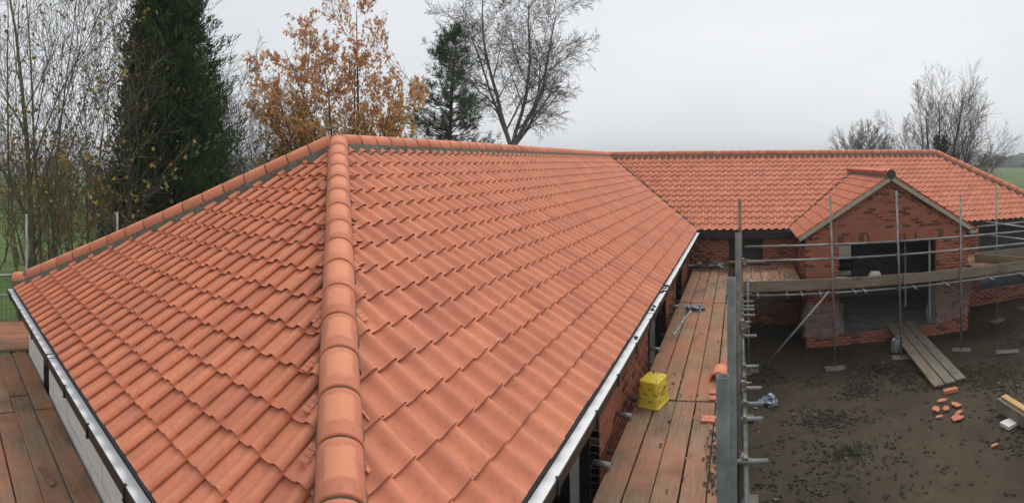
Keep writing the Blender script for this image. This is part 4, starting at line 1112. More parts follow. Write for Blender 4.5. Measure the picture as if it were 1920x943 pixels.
# --- timber baulks on a white block at the right edge
x, y = 5.42, 8.05
o = link('timber_baulk', box_mesh('timber_baulk', (2.2, .10, .22), M['toe'], .006), None, None, along((4.42, 8.00, .185), (4.72, 5.85, .135))); tag(o, 'thick weathered timber baulk lying on the white block at the right edge', 'timber')
o = link('timber_batten', box_mesh('timber_batten', (2.0, .12, .05), M['timber'], .004), None, None, along((4.49, 7.96, .321), (4.77, 5.98, .275))); tag(o, 'fresh yellow timber batten resting on top of the weathered baulk', 'timber')
o = link('timber_batten', box_mesh('timber_batten', (1.9, .10, .10), M['timber'], .004), None, None, along((4.53, 7.80, .120), (4.80, 5.92, .078))); tag(o, 'square new timber length beside and below the topmost batten', 'timber')
m2 = MB(); z = gz(4.5, 7.4); m2.box((4.36, 7.52, z + .03), (.26, .22, .06), Matrix.Rotation(.2, 3, 'Z')); o = m2.build('white_block', M['white']); tag(o, 'thin white block on the mud under the near timbers', 'block')
x, y = 6.06, 10.55
o = link('pale_board', box_mesh('pale_board', (.55, .20, .035), M['plank'], .004), None, None, Matrix.Translation((x, y, gz(x, y) + .03)) @ Matrix.Rotation(-.4, 4, 'Z')); tag(o, 'short pale board lying on the mud at the right edge near the posts', 'board')

# --- float and mortar heap on the deck by the toe board
m2 = MB(); k = 18
for (r, z) in ((.10, 0), (.135, .05), (.14, .055), (.128, .055), (.09, .01)): m2.V += [(2.33 + r * 1.1 * math.cos(2 * math.pi * i / k), 11.55 + r * .8 * math.sin(2 * math.pi * i / k), DZ + .10 + z) for i in range(k)]
for j in range(4): m2.F += [(j * k + i, j * k + (i + 1) % k, (j + 1) * k + (i + 1) % k, (j + 1) * k + i) for i in range(k)]
m2.F.append(tuple(range(4 * k, 5 * k))); m2.box((2.33, 11.55, DZ + .05), (.2, .16, .1))
o = m2.build('mortar_pan', M['steel'], None, False); tag(o, 'shallow pale metal pan on the deck beside the gable opening', 'pan')
rg = np.random.default_rng(3); v, f = rock(rg, (3.12, 11.55, DZ + .10), (.17, .12, .16), 2); o = mk('mortar_heap', v, f, M['verge'], None, True); tag(o, 'pointed heap of pale mortar on the deck in front of the opening', 'mortar heap')

# --- polythene sheets hung on the brick piers
def sheet(name, x0, x1, y, z0, z1, lab, seed, flare=.12):
    rg = np.random.default_rng(seed); nx, nz_ = 22, 14; V = []
    ph = rg.uniform(0, 6, 4)
    for j in range(nz_ + 1):
        for i in range(nx + 1):
            s, t = i / nx, j / nz_
            w = 1 + flare * (1 - t) * math.sin(3 * s + ph[0])
            x = x0 + (x1 - x0) * (.5 + (s - .5) * w) + .03 * math.sin(9 * t + ph[1])
            V.append((x, y - .03 - .035 * (1 + math.sin(14 * s + 3 * t + ph[2])) * (1.15 - t) - .02 * math.sin(31 * s + 5 * t), z0 + (z1 - z0) * t - .06 * math.sin(4 * s + ph[3]) * (1 - t) + .05 * math.sin(3.1 * s) * t))
    F = [(j * (nx + 1) + i, j * (nx + 1) + i + 1, (j + 1) * (nx + 1) + i + 1, (j + 1) * (nx + 1) + i) for j in range(nz_) for i in range(nx)]
    o = mk(name, V, F, M['poly'], None, True); tag(o, lab, 'plastic sheet', 'polythene sheets on the piers')
sheet('polythene_sheet', 1.50, 2.50, GY, .30, 1.05, 'clear polythene sheet hanging on the left pier of the gable', 1)
sheet('polythene_sheet', 4.72, 5.95, GY, .42, 1.30, 'clear polythene sheet hanging on the right pier of the gable', 2)
sheet('polythene_sheet', .35, 1.30, YF + .14, .35, 1.25, 'dim polythene sheet on the far wall under the corner deck', 3)
sheet('polythene_sheet', 6.05, 7.9, YF + .14, .75, 1.45, 'wide polythene sheet on the wall right of the gable', 4)

# --- mesh fence beyond the left-hand deck
fo = empty('mesh_fence', (-11.4, 1.0, 0)); tag(fo, 'dark wire mesh fence panel with red top rail beyond the left deck', 'fence')
m2 = MB(); fi = (-11.4, 1.0)
for i in range(36): m2.box((0, -1.75 + i * .10, 1.1), (.006, .006, 2.1))
for i in range(9): m2.box((0, 0, .15 + i * .24), (.006, 3.5, .006))
m2.build('wire_mesh', M['oldsteel'], fo)
for y in (-1.75, 1.75): V, F = tube_vf(2.2, .02, 10); mk('fence_post', V, F, M['steel'], fo, False, Matrix.Translation((0, y, 1.1)) @ Matrix.Rotation(rad(90), 4, 'Y'))
V, F = tube_vf(3.5, .022, 10); mk('top_rail', V, F, M['red'], fo, False, Matrix.Translation((0, 0, 2.12)) @ Matrix.Rotation(rad(90), 4, 'Z'))

# ================================================================== leaf litter, rubble, weeds (uncountable)
def leaf_scatter(name, centres, mat, size, kind_label, seed, zfun, flat=.2, dens=1.0):
    rg = np.random.default_rng(seed); C = []
    for (x, y, sx, sy, n_) in centres:
        n_ = int(n_ * dens); C.append(np.stack([x + rg.normal(0, sx, n_), y + rg.normal(0, sy, n_)], 1))
    C = np.concatenate(C); K = len(C)
    a = rg.uniform(0, 6.283, K); s = rg.uniform(size[0], size[1], K); tx = rg.normal(0, flat, K); ty = rg.normal(0, flat, K)
    z = np.array([zfun(x, y) for x, y in C]) + rg.uniform(.002, .014, K)
    P = []
    for (u, v, k) in ((-1, 0, 0), (0, -.55, .12), (1, 0, 0), (0, .55, .12)):
        dx = (u * np.cos(a) - v * np.sin(a)) * s; dy = (u * np.sin(a) + v * np.cos(a)) * s
        P.append(np.stack([C[:, 0] + dx, C[:, 1] + dy, z + np.abs(tx * dx + ty * dy) + k * s], 1))
    V = np.stack(P, 1).reshape(-1, 3); i = np.arange(K) * 4
    tris = np.concatenate([np.stack([i, i + 1, i + 3], 1), np.stack([i + 1, i + 2, i + 3], 1)])
    o = link(name, fast_mesh(name, V, None, tris, rnd=np.repeat(rg.random(K), 4)), M[mat]); tag(o, kind_label, None, None, 'stuff'); return o
G = [(1.55, 8.9, .35, .18, 240), (2.35, 9.75, .22, .2, 170), (3.0, 10.6, .3, .25, 150), (3.35, 10.1, .2, .3, 220), (4.5, 9.95, .25, .2, 170), (3.9, 9.55, .35, .1, 120), (5.3, 9.0, .5, .5, 420), (4.85, 7.6, .35, .4, 420), (4.5, 6.9, .3, .25, 260), (5.6, 12.0, .5, .15, 110), (6.6, 11.6, .5, .5, 160),
     (1.2, 8.0, .3, .3, 60), (1.6, 7.3, .5, .4, 90), (1.0, 7.1, .15, .3, 60), (.35, 6.3, .12, .5, 260), (.7, 10.8, .4, .3, 120), (2.6, 7.4, 1.2, .8, 130), (1.9, 12.0, .4, .15, 80)]
rg = np.random.default_rng(77)
for k in range(25): G.append((rg.uniform(.2, 6), rg.uniform(5.5, 11.5), .12, .1, int(rg.integers(4, 16))))
leaf_scatter('leaf_litter', G, 'litter', (.022, .055), 'dark dead leaves lying in drifts on the mud', 5, gz, dens=1.0)
leaf_scatter('deck_litter', [(-.85, 13.55, .3, .2, 420), (-.35, 13.1, .25, .25, 130), (.6, 13.5, .4, .25, 220), (1.1, 12.6, .3, .4, 130), (-.25, 5.0, .07, .25, 60), (-.2, 4.55, .06, .1, 30), (-.15, 5.6, .05, .3, 30), (7.0, 12.6, .6, .25, 260), (6.5, 12.2, .4, .2, 120), (-.6, 12, .3, .5, 60), (.5, 12, .3, .4, 60), (-.5, 6.2, .4, 1.5, 25)], 'litter', (.012, .035), 'dead leaves and crumbs swept along the scaffold boards', 6, lambda x, y: DZ + .002, dens=1.8)
leaf_scatter('clay_crumbs', [(-.5, 13.3, .4, .3, 120), (.9, 12.6, .5, .5, 110), (-.2, 5.6, .06, .6, 24), (.35, 11.6, .3, .08, 40), (-.5, 7, .4, 2.0, 60)], 'tile', (.008, .022), 'red clay crumbs scattered on the scaffold boards', 7, lambda x, y: DZ + .002, dens=1.6)
def tufts(name, centres, seed, lab, hgt=(.05, .13)):
    rg = np.random.default_rng(seed); V = []; T = []; R = []
    for (x, y, sx, sy, n_) in centres:
        for k in range(n_):
            px, py = x + rg.normal(0, sx), y + rg.normal(0, sy); a = rg.uniform(0, 6.28); h = rg.uniform(*hgt); w = .006; lx, ly = rg.normal(0, .4, 2) * h; z = gz(px, py) if abs(px) < 20 else 0
            b0 = len(V); V += [(px - w * math.cos(a), py - w * math.sin(a), z), (px + w * math.cos(a), py + w * math.sin(a), z), (px + lx, py + ly, z + h)]; T.append((b0, b0 + 1, b0 + 2)); R += [rg.random()] * 3
    o = link(name, fast_mesh(name, V, None, T, rnd=R), M['grassb']); tag(o, lab, None, None, 'stuff')
tufts('weeds', [(1.62, 7.75, .18, .12, 260), (5.2, 9.25, .4, .3, 520), (5.0, 9.9, .3, .2, 160), (4.9, 6.9, .3, .3, 200)], 9, 'low green weeds sprouting through the mud')

# ================================================================== trees
class Wood:
    """tapered limbs collected as polylines, thick ones for the trunk and thin ones for the crown"""
    def __init__(s, seed, rmin=.006): s.rg = np.random.default_rng(seed); s.thick = []; s.thin = []; s.q = []; s.rmin = rmin; s.done = False
    def limb(s, P, D, L, R, lvl, cfg):
        rg = s.rg; nseg = cfg['seg'][lvl]; d = np.array(D, float); d /= math.sqrt(d @ d)
        tip = cfg['tip'][lvl]; wob = rg.normal(0, cfg['wob'][lvl], (nseg, 3)); wob[:, 2] += cfg['up'][lvl]
        pts = np.empty((nseg + 1, 3)); pts[0] = P; dirs = np.empty((nseg, 3))
        for i in range(nseg):
            d = d + wob[i]; d /= math.sqrt(d @ d); dirs[i] = d; pts[i + 1] = pts[i] + d * (L / nseg)
        rads = np.maximum(R * (1 - (1 - tip) * np.arange(nseg + 1) / nseg), s.rmin)
        (s.thick if R > cfg['split'] else s.thin).append((pts, rads))
        last = len(cfg['seg']) - 1
        if lvl >= last: return
        nb = max(1, int(round(cfg['n'][lvl] * rg.uniform(.8, 1.2)))); f0 = cfg['from'][lvl]
        k = np.arange(nb); f = f0 + (1 - f0) * (k + rg.uniform(.1, .9, nb)) / nb
        x = f * nseg; i = np.minimum(x.astype(int), nseg - 1); t = (x - i)
        p = pts[i] * (1 - t)[:, None] + pts[i + 1] * t[:, None]; r0 = rads[i] * (1 - t) + rads[i + 1] * t; dd = dirs[i]
        ga = rg.uniform(0, 6.28) + np.cumsum(2.4 + rg.normal(0, .35, nb))
        ref = np.where(np.abs(dd[:, 2:3]) < .9, np.array([[0, 0, 1.0]]), np.array([[1.0, 0, 0]]))
        A = np.cross(dd, ref); A /= np.linalg.norm(A, axis=1)[:, None]; B = np.cross(dd, A)
        an = np.radians(cfg['ang'][lvl] * rg.uniform(.75, 1.25, nb))
        nd = dd * np.cos(an)[:, None] + (A * np.cos(ga)[:, None] + B * np.sin(ga)[:, None]) * np.sin(an)[:, None]
        ln = L * cfg['len'][lvl] * rg.uniform(.7, 1.25, nb) * (1.0 - cfg.get('taper', .45) * f); rr = np.maximum(r0 * cfg['rr'][lvl], s.rmin)
        if lvl + 1 == last: s.q.append((p, nd, ln, rr, cfg['wob'][last], cfg['up'][last], cfg['tip'][last], cfg['seg'][last]))
        else:
            for j in range(nb): s.limb(p[j], nd[j], ln[j], rr[j], lvl + 1, cfg)
    def finish(s):
        """all the last-order twigs at once"""
        if s.done: return
        s.done = True
        if not s.q: return
        P = np.concatenate([q[0] for q in s.q]); D = np.concatenate([q[1] for q in s.q]); L = np.concatenate([q[2] for q in s.q]); R = np.concatenate([q[3] for q in s.q])
        wob, up, tip, ns = s.q[0][4:]; K = len(P); pts = np.empty((K, ns + 1, 3)); pts[:, 0] = P
        for i in range(ns):
            D = D + s.rg.normal(0, wob, (K, 3)); D[:, 2] += up; D /= np.linalg.norm(D, axis=1)[:, None]; pts[:, i + 1] = pts[:, i] + D * (L / ns)[:, None]
        rd = np.maximum(R[:, None] * (1 - (1 - tip) * np.arange(ns + 1)[None, :] / ns), s.rmin)
        s.tw = (pts, rd)
        s.thin += [(pts[i], rd[i]) for i in range(K)]
    def mesh(s, name, polys, k):
        groups = {}
        for pts, rd in polys: groups.setdefault((len(pts), k if rd[0] > .03 else 3), []).append((pts, rd))
        Vs, Qs = [], []; off = 0
        for (n_, kk), g in groups.items():
            P = np.stack([x[0] for x in g]); R = np.stack([x[1] for x in g]); d = np.gradient(P, axis=1); d /= np.linalg.norm(d, axis=2)[..., None]
            ref = np.where(np.abs(d[:, :1, 2:3]) < .8, np.array([.31, .27, .91]), np.array([.93, .2, .31]))
            a = np.cross(d, np.broadcast_to(ref, d.shape)); a /= np.linalg.norm(a, axis=2)[..., None]; b = np.cross(d, a)
            t = np.arange(kk) * 2 * math.pi / kk
            ring = P[:, :, None, :] + R[:, :, None, None] * (a[:, :, None, :] * np.cos(t)[None, None, :, None] + b[:, :, None, :] * np.sin(t)[None, None, :, None])
            Vs.append(ring.reshape(-1, 3)); i = np.arange(n_ - 1)[:, None] * kk; j = np.arange(kk)[None, :]; j2 = (j + 1) % kk
            q = np.stack([i + j, i + j2, i + kk + j2, i + kk + j], -1).reshape(-1, 4)
            Qs.append((q[None] + (np.arange(len(g)) * n_ * kk)[:, None, None]).reshape(-1, 4) + off); off += len(g) * n_ * kk
        return fast_mesh(name, np.concatenate(Vs), np.concatenate(Qs), smooth=True)

def blades(C, D, Wd, L, rg, name, rnd=None):
    """pointed leaf faces: centres C, directions D"""
    K = len(C); D = D / np.linalg.norm(D, axis=1)[:, None]; r = rg.normal(0, 1, (K, 3)); s = np.cross(D, r); s /= np.linalg.norm(s, axis=1)[:, None]; nn = np.cross(D, s)
    a = C; b = C + D * (L * .5)[:, None] + s * Wd[:, None] + nn * (Wd * .3)[:, None]; c = C + D * L[:, None]; d = C + D * (L * .5)[:, None] - s * Wd[:, None] + nn * (Wd * .3)[:, None]
    V = np.stack([a, b, c, d], 1).reshape(-1, 3); i = np.arange(K) * 4
    T = np.concatenate([np.stack([i, i + 1, i + 2], 1), np.stack([i, i + 2, i + 3], 1)])
    return fast_mesh(name, V, None, T, rnd=np.repeat(rg.random(K) if rnd is None else rnd, 4))

def tree_root(name, x, y, lab, cat='tree', group=None):
    o = empty(name, (x, y, 0)); tag(o, lab, cat, group); return o
def plant(root, wood, bark, twig, k=6, crown='crown'):
    wood.finish()
    if wood.thick: link('trunk', wood.mesh('trunk', wood.thick, k), M[bark], root)
    if wood.thin: link(crown, wood.mesh(crown, wood.thin, 4), M[twig], root)
def at(px, r):
    az = (px - VPX) / FPX; return r * math.sin(az), r * math.cos(az)

# bare ash behind the ridge
x, y = at(960, 27); t = tree_root('bare_tree', x, y, 'tall bare grey tree with wide forked crown behind the near ridge')
w = Wood(24, .0075)
cfg = dict(seg=[8, 6, 5, 4, 3], n=[10, 8, 7, 5, 0], ang=[42, 40, 38, 36, 0], len=[.46, .52, .52, .55, 0], rr=[.48, .45, .42, .5, 0], up=[.04, .03, .01, -.02, -.03], wob=[.09, .10, .09, .08, .07], tip=[.22, .2, .25, .3, .5], split=.032, taper=.30)
cfg['from'] = [.12, .15, .15, .1, .1]
Rt = np.array([math.cos(azc), -math.sin(azc), 0])     # sideways as the photo looks at it
w.thick.append((np.array([[0, 0, -.1], [.03, .02, 2.5], [0.0, 0, 5.5]]), np.array([.25, .21, .19])))
for (sx, fy, L, r_) in ((-.55, .1, 6.4, .10), (-.20, -.1, 7.9, .13), (.06, .2, 8.0, .12), (.30, 0, 7.4, .12), (.58, .1, 5.8, .09)):
    w.limb((0, 0, 5.30), Rt * sx + np.array([fy * .45, fy * .9, 1.0]), L, r_, 0, cfg)
cfg2 = dict(cfg); cfg2['from'] = [.25, .15, .15, .1, .1]; cfg2['up'] = [.03, .02, 0, -.04, -.07]; cfg2['n'] = [8, 7, 6, 5, 0]
w.limb((0, 0, 5.1), Rt * -1.0 + np.array([0, 0, .20]), 4.4, .09, 0, cfg2)
w.limb((0, 0, 4.9), Rt * -1.0 + np.array([0, .3, .05]), 5.0, .07, 0, cfg2)
plant(t, w, 'bark_ash', 'twig', 7)

# autumn cherry
x, y = at(648, 16.5); t = tree_root('autumn_tree', x, y, 'tree with orange and yellow autumn leaves rising behind the hip')
w = Wood(5, .005)
cfg = dict(seg=[6, 5, 4, 3], n=[13, 10, 8, 0], ang=[44, 42, 40, 0], len=[.36, .5, .5, 0], rr=[.5, .45, .4, 0], up=[.03, .05, .05, .03], wob=[.05, .10, .12, .12], tip=[.15, .2, .25, .4], split=.022, taper=.5)
cfg['from'] = [.15, .15, .1, .1]
Ra = np.array([math.cos(-.76), math.sin(.76), 0])
for (sx, fy, L, r) in ((-.50, .1, 5.8, .055), (-.36, -.2, 6.4, .055), (-.22, .2, 7.0, .06), (-.10, -.1, 7.5, .065), (.02, .25, 7.9, .07), (.13, 0, 8.5, .075), (.19, -.2, 7.2, .06), (.27, .1, 5.8, .05), (-.70, 0, 5.2, .05), (-.1, -.3, 6.6, .06), (.38, -.1, 4.6, .045)):
    w.limb((0, 0, 1.2), Ra * (sx * .88) + np.array([fy * .7, fy * .7, 1.0]), L, r, 0, cfg)
w.thick.append((np.array([[0, 0, -.1], [0, 0, 1.3]]), np.array([.20, .17])))
w.finish()
inside = lambda p: -3.1 < float(p[-1] @ Ra) < 2.5 and not (p[-1][2] > 7.8 and float(p[-1] @ Ra) > 1.45)
w.thin = [q for q in w.thin if inside(q[0])]; w.thick = [q for q in w.thick if inside(q[0])]
ok = np.array([inside(p) for p in w.tw[0]]); w.tw = (w.tw[0][ok], w.tw[1][ok])
plant(t, w, 'bark_brown', 'twigred', 6, 'branches')
rg = np.random.default_rng(8); C = []; D = []
pts, rd = w.tw; K = len(pts); rep = rg.integers(0, 4, K); idx = np.repeat(np.arange(K), rep); f = rg.uniform(.2, 2.999, len(idx)); i = f.astype(int)
C = pts[idx, i] + (pts[idx, i + 1] - pts[idx, i]) * (f - i)[:, None]; keep = (C[:, 2] > 2.2); C = C[keep]; K = len(C)
D = rg.normal(0, .6, (K, 3)); D[:, 2] -= 1.0
link('crown', blades(C, D, rg.uniform(.03, .048, K), rg.uniform(.10, .16, K), rg, 'crown', np.clip(.72 - (C[:, 2] - 3.5) / 9.0 + rg.normal(0, .16, K), 0.0, .995) ), M['autumn'], t)

# leylandii: dark conifer
def conifer(px, r, H, RW_, seed, lab, name='conifer_tree'):
    x, y = at(px, r); t = tree_root(name, x, y, lab); rg = np.random.default_rng(seed); w = Wood(seed)
    w.thick.append((np.array([[0, 0, -.1], [0, 0, H * .5], [.1, 0, H * .95]]), np.array([.2, .12, .02])))
    Cs = []; Ds = []; Ls = []; Ws = []
    prof = lambda z: RW_ * (1.0 if z < .48 else (1 - (z - .48) / .52) ** .55) * (.62 + .38 * min(1, z * 2.2))
    for k in range(1150):
        zf = rg.uniform(.02, .985); a = rg.uniform(0, 6.283); z = zf * H
        lob = 1 + .15 * math.sin(3 * a + 7 * zf + seed) + .13 * math.sin(5 * a - 13 * zf) + .10 * math.sin(9 * a + 21 * zf)
        RR_ = max(.2, prof(zf) * lob * rg.uniform(.62, 1.06) + (.2 if rg.random() < .12 else 0)); el = rg.uniform(.45, 1.15)
        d = np.array([math.cos(a), math.sin(a), el]); d /= np.linalg.norm(d)
        p1 = np.array([math.cos(a) * RR_, math.sin(a) * RR_, z]); p0 = p1 - d * min(RR_, .85)
        w.thin.append((np.array([np.array([0, 0, max(.2, p0[2] - .2)]) * .6 + p0 * .4, p0, p1]), np.array([.014, .01, .003])))
        n_ = 85; f = rg.uniform(0.0, 1.12, n_)
        Cs.append(p0 + (p1 - p0) * f[:, None] + rg.normal(0, 1, (n_, 3)) * (.125 * (1.2 - f * .75))[:, None]); dd = d + rg.normal(0, .34, (n_, 3)); dd[:, 2] += .25; Ds.append(dd); Ls.append(rg.uniform(.07, .17, n_)); Ws.append(rg.uniform(.008, .02, n_))
    n_ = 14000; zf = rg.uniform(.02, .93, n_); a = rg.uniform(0, 6.283, n_); rr = np.array([prof(z) for z in zf]) * np.sqrt(rg.uniform(0, .72, n_))
    Cs.append(np.stack([rr * np.cos(a), rr * np.sin(a), zf * H], 1)); dd = rg.normal(0, .8, (n_, 3)); dd[:, 2] += .8; Ds.append(dd); Ls.append(rg.uniform(.18, .34, n_)); Ws.append(rg.uniform(.025, .05, n_))
    C = np.concatenate(Cs); D = np.concatenate(Ds); Ls = np.concatenate(Ls); Ws = np.concatenate(Ws)
    link('trunk', w.mesh('trunk', w.thick, 8), M['bark_brown'], t); link('branches', w.mesh('branches', w.thin, 3), M['bark_brown'], t)
    link('crown', blades(np.array(C), np.array(D), np.array(Ws), np.array(Ls), rg, 'crown'), M['conifer'], t)
conifer(318, 13.0, 10.2, 1.74, 31, 'tall dense dark green conifer rising left of the hip')

# pine
x, y = at(836, 20); t = tree_root('pine_tree', x, y, 'thin young pine with tufted needles between autumn tree and bare tree'); w = Wood(41); rg = np.random.default_rng(41)
H = 9.4; w.thick.append((np.array([[0, 0, -.1], [.1, 0, 4], [.25, .05, 7], [.45, .1, H]]), np.array([.14, .10, .06, .015])))
C = []; D = []
for k in range(84):
    zf = rg.uniform(.42, 1.0); a = rg.uniform(0, 6.283); L = (1.1 - zf) * 2.6 * rg.uniform(.5, 1.1) + .25
    p = np.array([.25 * zf ** 2 + .2 * zf ** 4, .1 * zf, zf * H]); d = np.array([math.cos(a), math.sin(a), rg.uniform(.1, .5)]); d /= np.linalg.norm(d)
    e = p + d * L + np.array([0, 0, .2 * L]); w.thin.append((np.array([p, p + d * L * .55, e]), np.array([.03, .02, .01])))
    for s_ in range(int(4 + 6 * L)):
        f = rg.uniform(.35, 1.05); q = p + (e - p) * f + rg.normal(0, .13, 3); ax = d + rg.normal(0, .5, 3) + np.array([0, 0, .7]); ax /= np.linalg.norm(ax); keep = rg.random() < (.2 + .9 * zf)
        if not keep: continue
        for j in range(26): C.append(q + ax * rg.uniform(0, .25)); D.append(ax + rg.normal(0, .55, 3))
for pt in range(14):
    q = np.array([.45, .1, H]) + rg.normal(0, .1, 3)
    for j in range(14): C.append(q); D.append(np.array([0, 0, 1]) + rg.normal(0, .6, 3))
for k in range(60):   # lower dead twigs
    zf = rg.uniform(.3, .7); a = rg.uniform(0, 6.283); p = np.array([.1, 0, zf * H]); L = rg.uniform(.6, 1.9); d = np.array([math.cos(a), math.sin(a), rg.uniform(-.1, .4)]); w.thin.append((np.array([p, p + d * L * .5, p + d * L + rg.normal(0, .15, 3)]), np.array([.014, .01, .005])))
    for j in range(5):
        q = p + d * L * rg.uniform(.3, 1); w.thin.append((np.array([q, q + rg.normal(0, .25, 3)]), np.array([.006, .004])))
plant(t, w, 'bark_brown', 'bark_brown', 7, 'branches'); K = len(C)
link('crown', blades(np.array(C), np.array(D), np.full(K, .010), rg.uniform(.14, .26, K), rg, 'crown'), M['needle'], t)

# multi-stemmed bare trees on the left
def stems(px, r, seed, lab, spec, bark, twig, cfg, name='bare_tree', leaves=0, ivy=None, group=None, base_z=.3, cat='tree', rmin=.005):
    x, y = at(px, r); t = tree_root(name, x, y, lab, cat, group); w = Wood(seed, rmin); az = (px - VPX) / FPX; Rr = np.array([math.cos(az), -math.sin(az), 0]); Fr = np.array([math.sin(az), math.cos(az), 0])
    for (ox, sx, fy, L, rad_) in spec: w.limb(Rr * ox + Fr * w.rg.normal(0, .25) + np.array([0, 0, -.05]), Rr * sx + Fr * fy + np.array([0, 0, 1.0]), L, rad_, 0, cfg)
    plant(t, w, bark, twig, 6, 'branches')
    if leaves:
        rg = np.random.default_rng(seed + 1); C = []; D = []; pool = [p for p, rd in w.thin if rd[0] < .012]
        for k in range(leaves):
            p = pool[rg.integers(len(pool))]
            if p[0][2] > 4.8 and rg.random() < .8: continue
            c = p[-1] + rg.normal(0, .05, 3)
            for j in range(int(rg.integers(1, 4))): C.append(c + rg.normal(0, .07, 3)); dd = rg.normal(0, .5, 3); dd[2] -= 1; D.append(dd)
        K = len(C); link('crown', blades(np.array(C), np.array(D), rg.uniform(.03, .052, K), rg.uniform(.07, .12, K), rg, 'crown'), M['yleaf'], t)
    if ivy:
        rg = np.random.default_rng(seed + 2); C = []
        for (ox, sx, fy, L, rad_), (h0, h1, iw, cnt) in zip(spec, ivy):
            if cnt == 0: continue
            for k in range(cnt):
                f = rg.uniform(h0, h1); dirv = Rr * sx + Fr * fy + np.array([0, 0, 1.0]); dirv /= np.linalg.norm(dirv); C.append(Rr * ox + dirv * L * f + rg.normal(0, iw * (1.15 - f), 3))
        K = len(C); link('ivy', blades(np.array(C), rg.normal(0, 1, (K, 3)), rg.uniform(.05, .09, K), rg.uniform(.10, .2, K), rg, 'ivy'), M['ivy'], t)
    return t
cfgL = dict(seg=[8, 6, 5, 3], n=[11, 7, 6, 0], ang=[30, 33, 36, 0], len=[.42, .50, .55, 0], rr=[.42, .45, .5, 0], up=[.05, .06, .04, .02], wob=[.04, .08, .08, .07], tip=[.18, .2, .3, .4], split=.020, taper=.35)
cfgL['from'] = [.14, .15, .1, .1]
stems(70, 11.5, 61, 'bare multi-stemmed tree with greenish trunks and few yellow leaves at far left', [(-.35, -.10, 0, 9.5, .05), (-.05, .0, .1, 10.5, .095), (.05, .05, 0, 10.0, .05), (.25, .18, 0, 9.0, .045), (.55, .32, .1, 8.0, .035), (-.9, -.05, 0, 9.0, .06), (.9, .25, .3, 7.0, .03), (-.6, .14, 0.2, 8.0, .035)], 'bark_green', 'bark_green', cfgL, leaves=2400)
cfgT = dict(cfgL); cfgT['n'] = [9, 6, 5, 0]
stems(192, 10.6, 67, 'slim bare sapling with yellow leaves in front of the dark conifer', [(.0, .16, 0, 6.6, .03), (-.3, .02, 0, 5.6, .025), (-.6, -.1, .1, 6.2, .03)], 'bark_brown', 'twigred', cfgT, leaves=260)
cfgS = dict(seg=[6, 5, 4, 3], n=[9, 7, 6, 0], ang=[26, 30, 34, 0], len=[.5, .52, .55, 0], rr=[.45, .45, .45, 0], up=[.05, .06, .03, .02], wob=[.05, .08, .08, .07], tip=[.2, .2, .3, .4], split=.016, taper=.35)
cfgS['from'] = [.12, .1, .1, .1]
stems(440, 17.5, 71, 'bare brown thicket of upright shoots between conifer and autumn tree', [(k * .36 - 1.4, w_ * .25, f_, L_, .035) for k, (w_, f_, L_) in enumerate(((-.3, 0, 5.2), (.4, .2, 6.0), (-.6, .1, 5.8), (.1, 0, 6.6), (.7, .1, 6.4), (-.2, .2, 5.9), (.5, 0, 5.6), (.9, 0, 5.3)))], 'bark_brown', 'twigred', cfgS, name='bare_shrub', cat='shrub')
stems(392, 15.0, 73, 'thin bare branching tree close beside the dark conifer', [(-.3, .12, 0, 7.4, .05), (.1, .28, 0, 6.6, .045), (-.5, .05, .1, 6.0, .04)], 'bark_green', 'twig', cfgS, leaves=40)
stems(500, 20.5, 75, 'dense bare shrub with dark ivy at the left foot of the autumn tree', [(-.9, -.2, 0, 4.8, .04), (-.4, .1, 0, 5.6, .04), (0, .1, .1, 5.8, .04), (.5, .3, 0, 5.2, .04), (1.0, .1, 0, 4.7, .04)], 'bark_brown', 'twigred', cfgS, name='bare_shrub', cat='shrub',
      ivy=[(.3, .95, .5, 420), (.2, .9, .5, 420), (.2, .9, .5, 420), (.3, .9, .5, 420), (.2, .9, .5, 420)])
stems(170, 20.0, 77, 'low tangled hedge shrub with yellow-green leaves behind the left trees', [(k * .6 - 2.4, .2 * math.sin(k * 2), 0, 3.4 + .5 * math.sin(k * 3), .04) for k in range(9)], 'bark_brown', 'twig', cfgS, name='bare_shrub', cat='shrub', leaves=1500)
stems(20, 24.0, 79, 'bare hedge shrub behind the leftmost multi-stemmed tree', [(k * .7 - 2.4, .2 * math.sin(k * 2.6), 0, 4.6 + .6 * math.sin(k * 3), .045) for k in range(8)], 'bark_brown', 'twig', cfgS, name='bare_shrub', cat='shrub', leaves=900)

# trees behind the far wing
cfgR = dict(seg=[8, 6, 5, 3], n=[13, 8, 6, 0], ang=[26, 28, 30, 0], len=[.40, .52, .6, 0], rr=[.42, .45, .5, 0], up=[.03, .03, .025, .01], wob=[.04, .06, .06, .06], tip=[.15, .2, .3, .4], split=.03, taper=.35)
cfgR['from'] = [.18, .12, .1, .1]
stems(1757, 33, 81, 'large bare multi-stemmed tree with ivy clad trunks behind the far hip', [(-.4, -.20, 0, 7.4, .12), (-.2, -.08, 0, 8.1, .13), (.0, .0, .1, 8.5, .13), (.15, .06, -.1, 8.4, .14), (.3, .14, 0, 8.2, .11), (.45, .28, 0, 7.6, .09), (.55, .48, 0, 6.8, .08), (-.55, -.36, 0, 6.7, .09), (.6, .74, 0, 6.0, .06)], 'bark_brown', 'twig', cfgR, rmin=.008,
      ivy=[(.35, .62, .22, 420), (.35, .55, .22, 260), (.3, .72, .20, 520), (.3, .72, .26, 800), (.3, .5, .2, 150), (0, .1, .1, 0), (0, .1, .1, 0), (0, .1, .1, 0)])
stems(1620, 47, 83, 'small round-headed bare tree just showing above the far ridge', [(k * .15 - .45, (k - 3) * .10, 0, 6.7 - abs(k - 3) * .22, .08) for k in range(7)], 'bark_brown', 'twig', cfgR, rmin=.012)

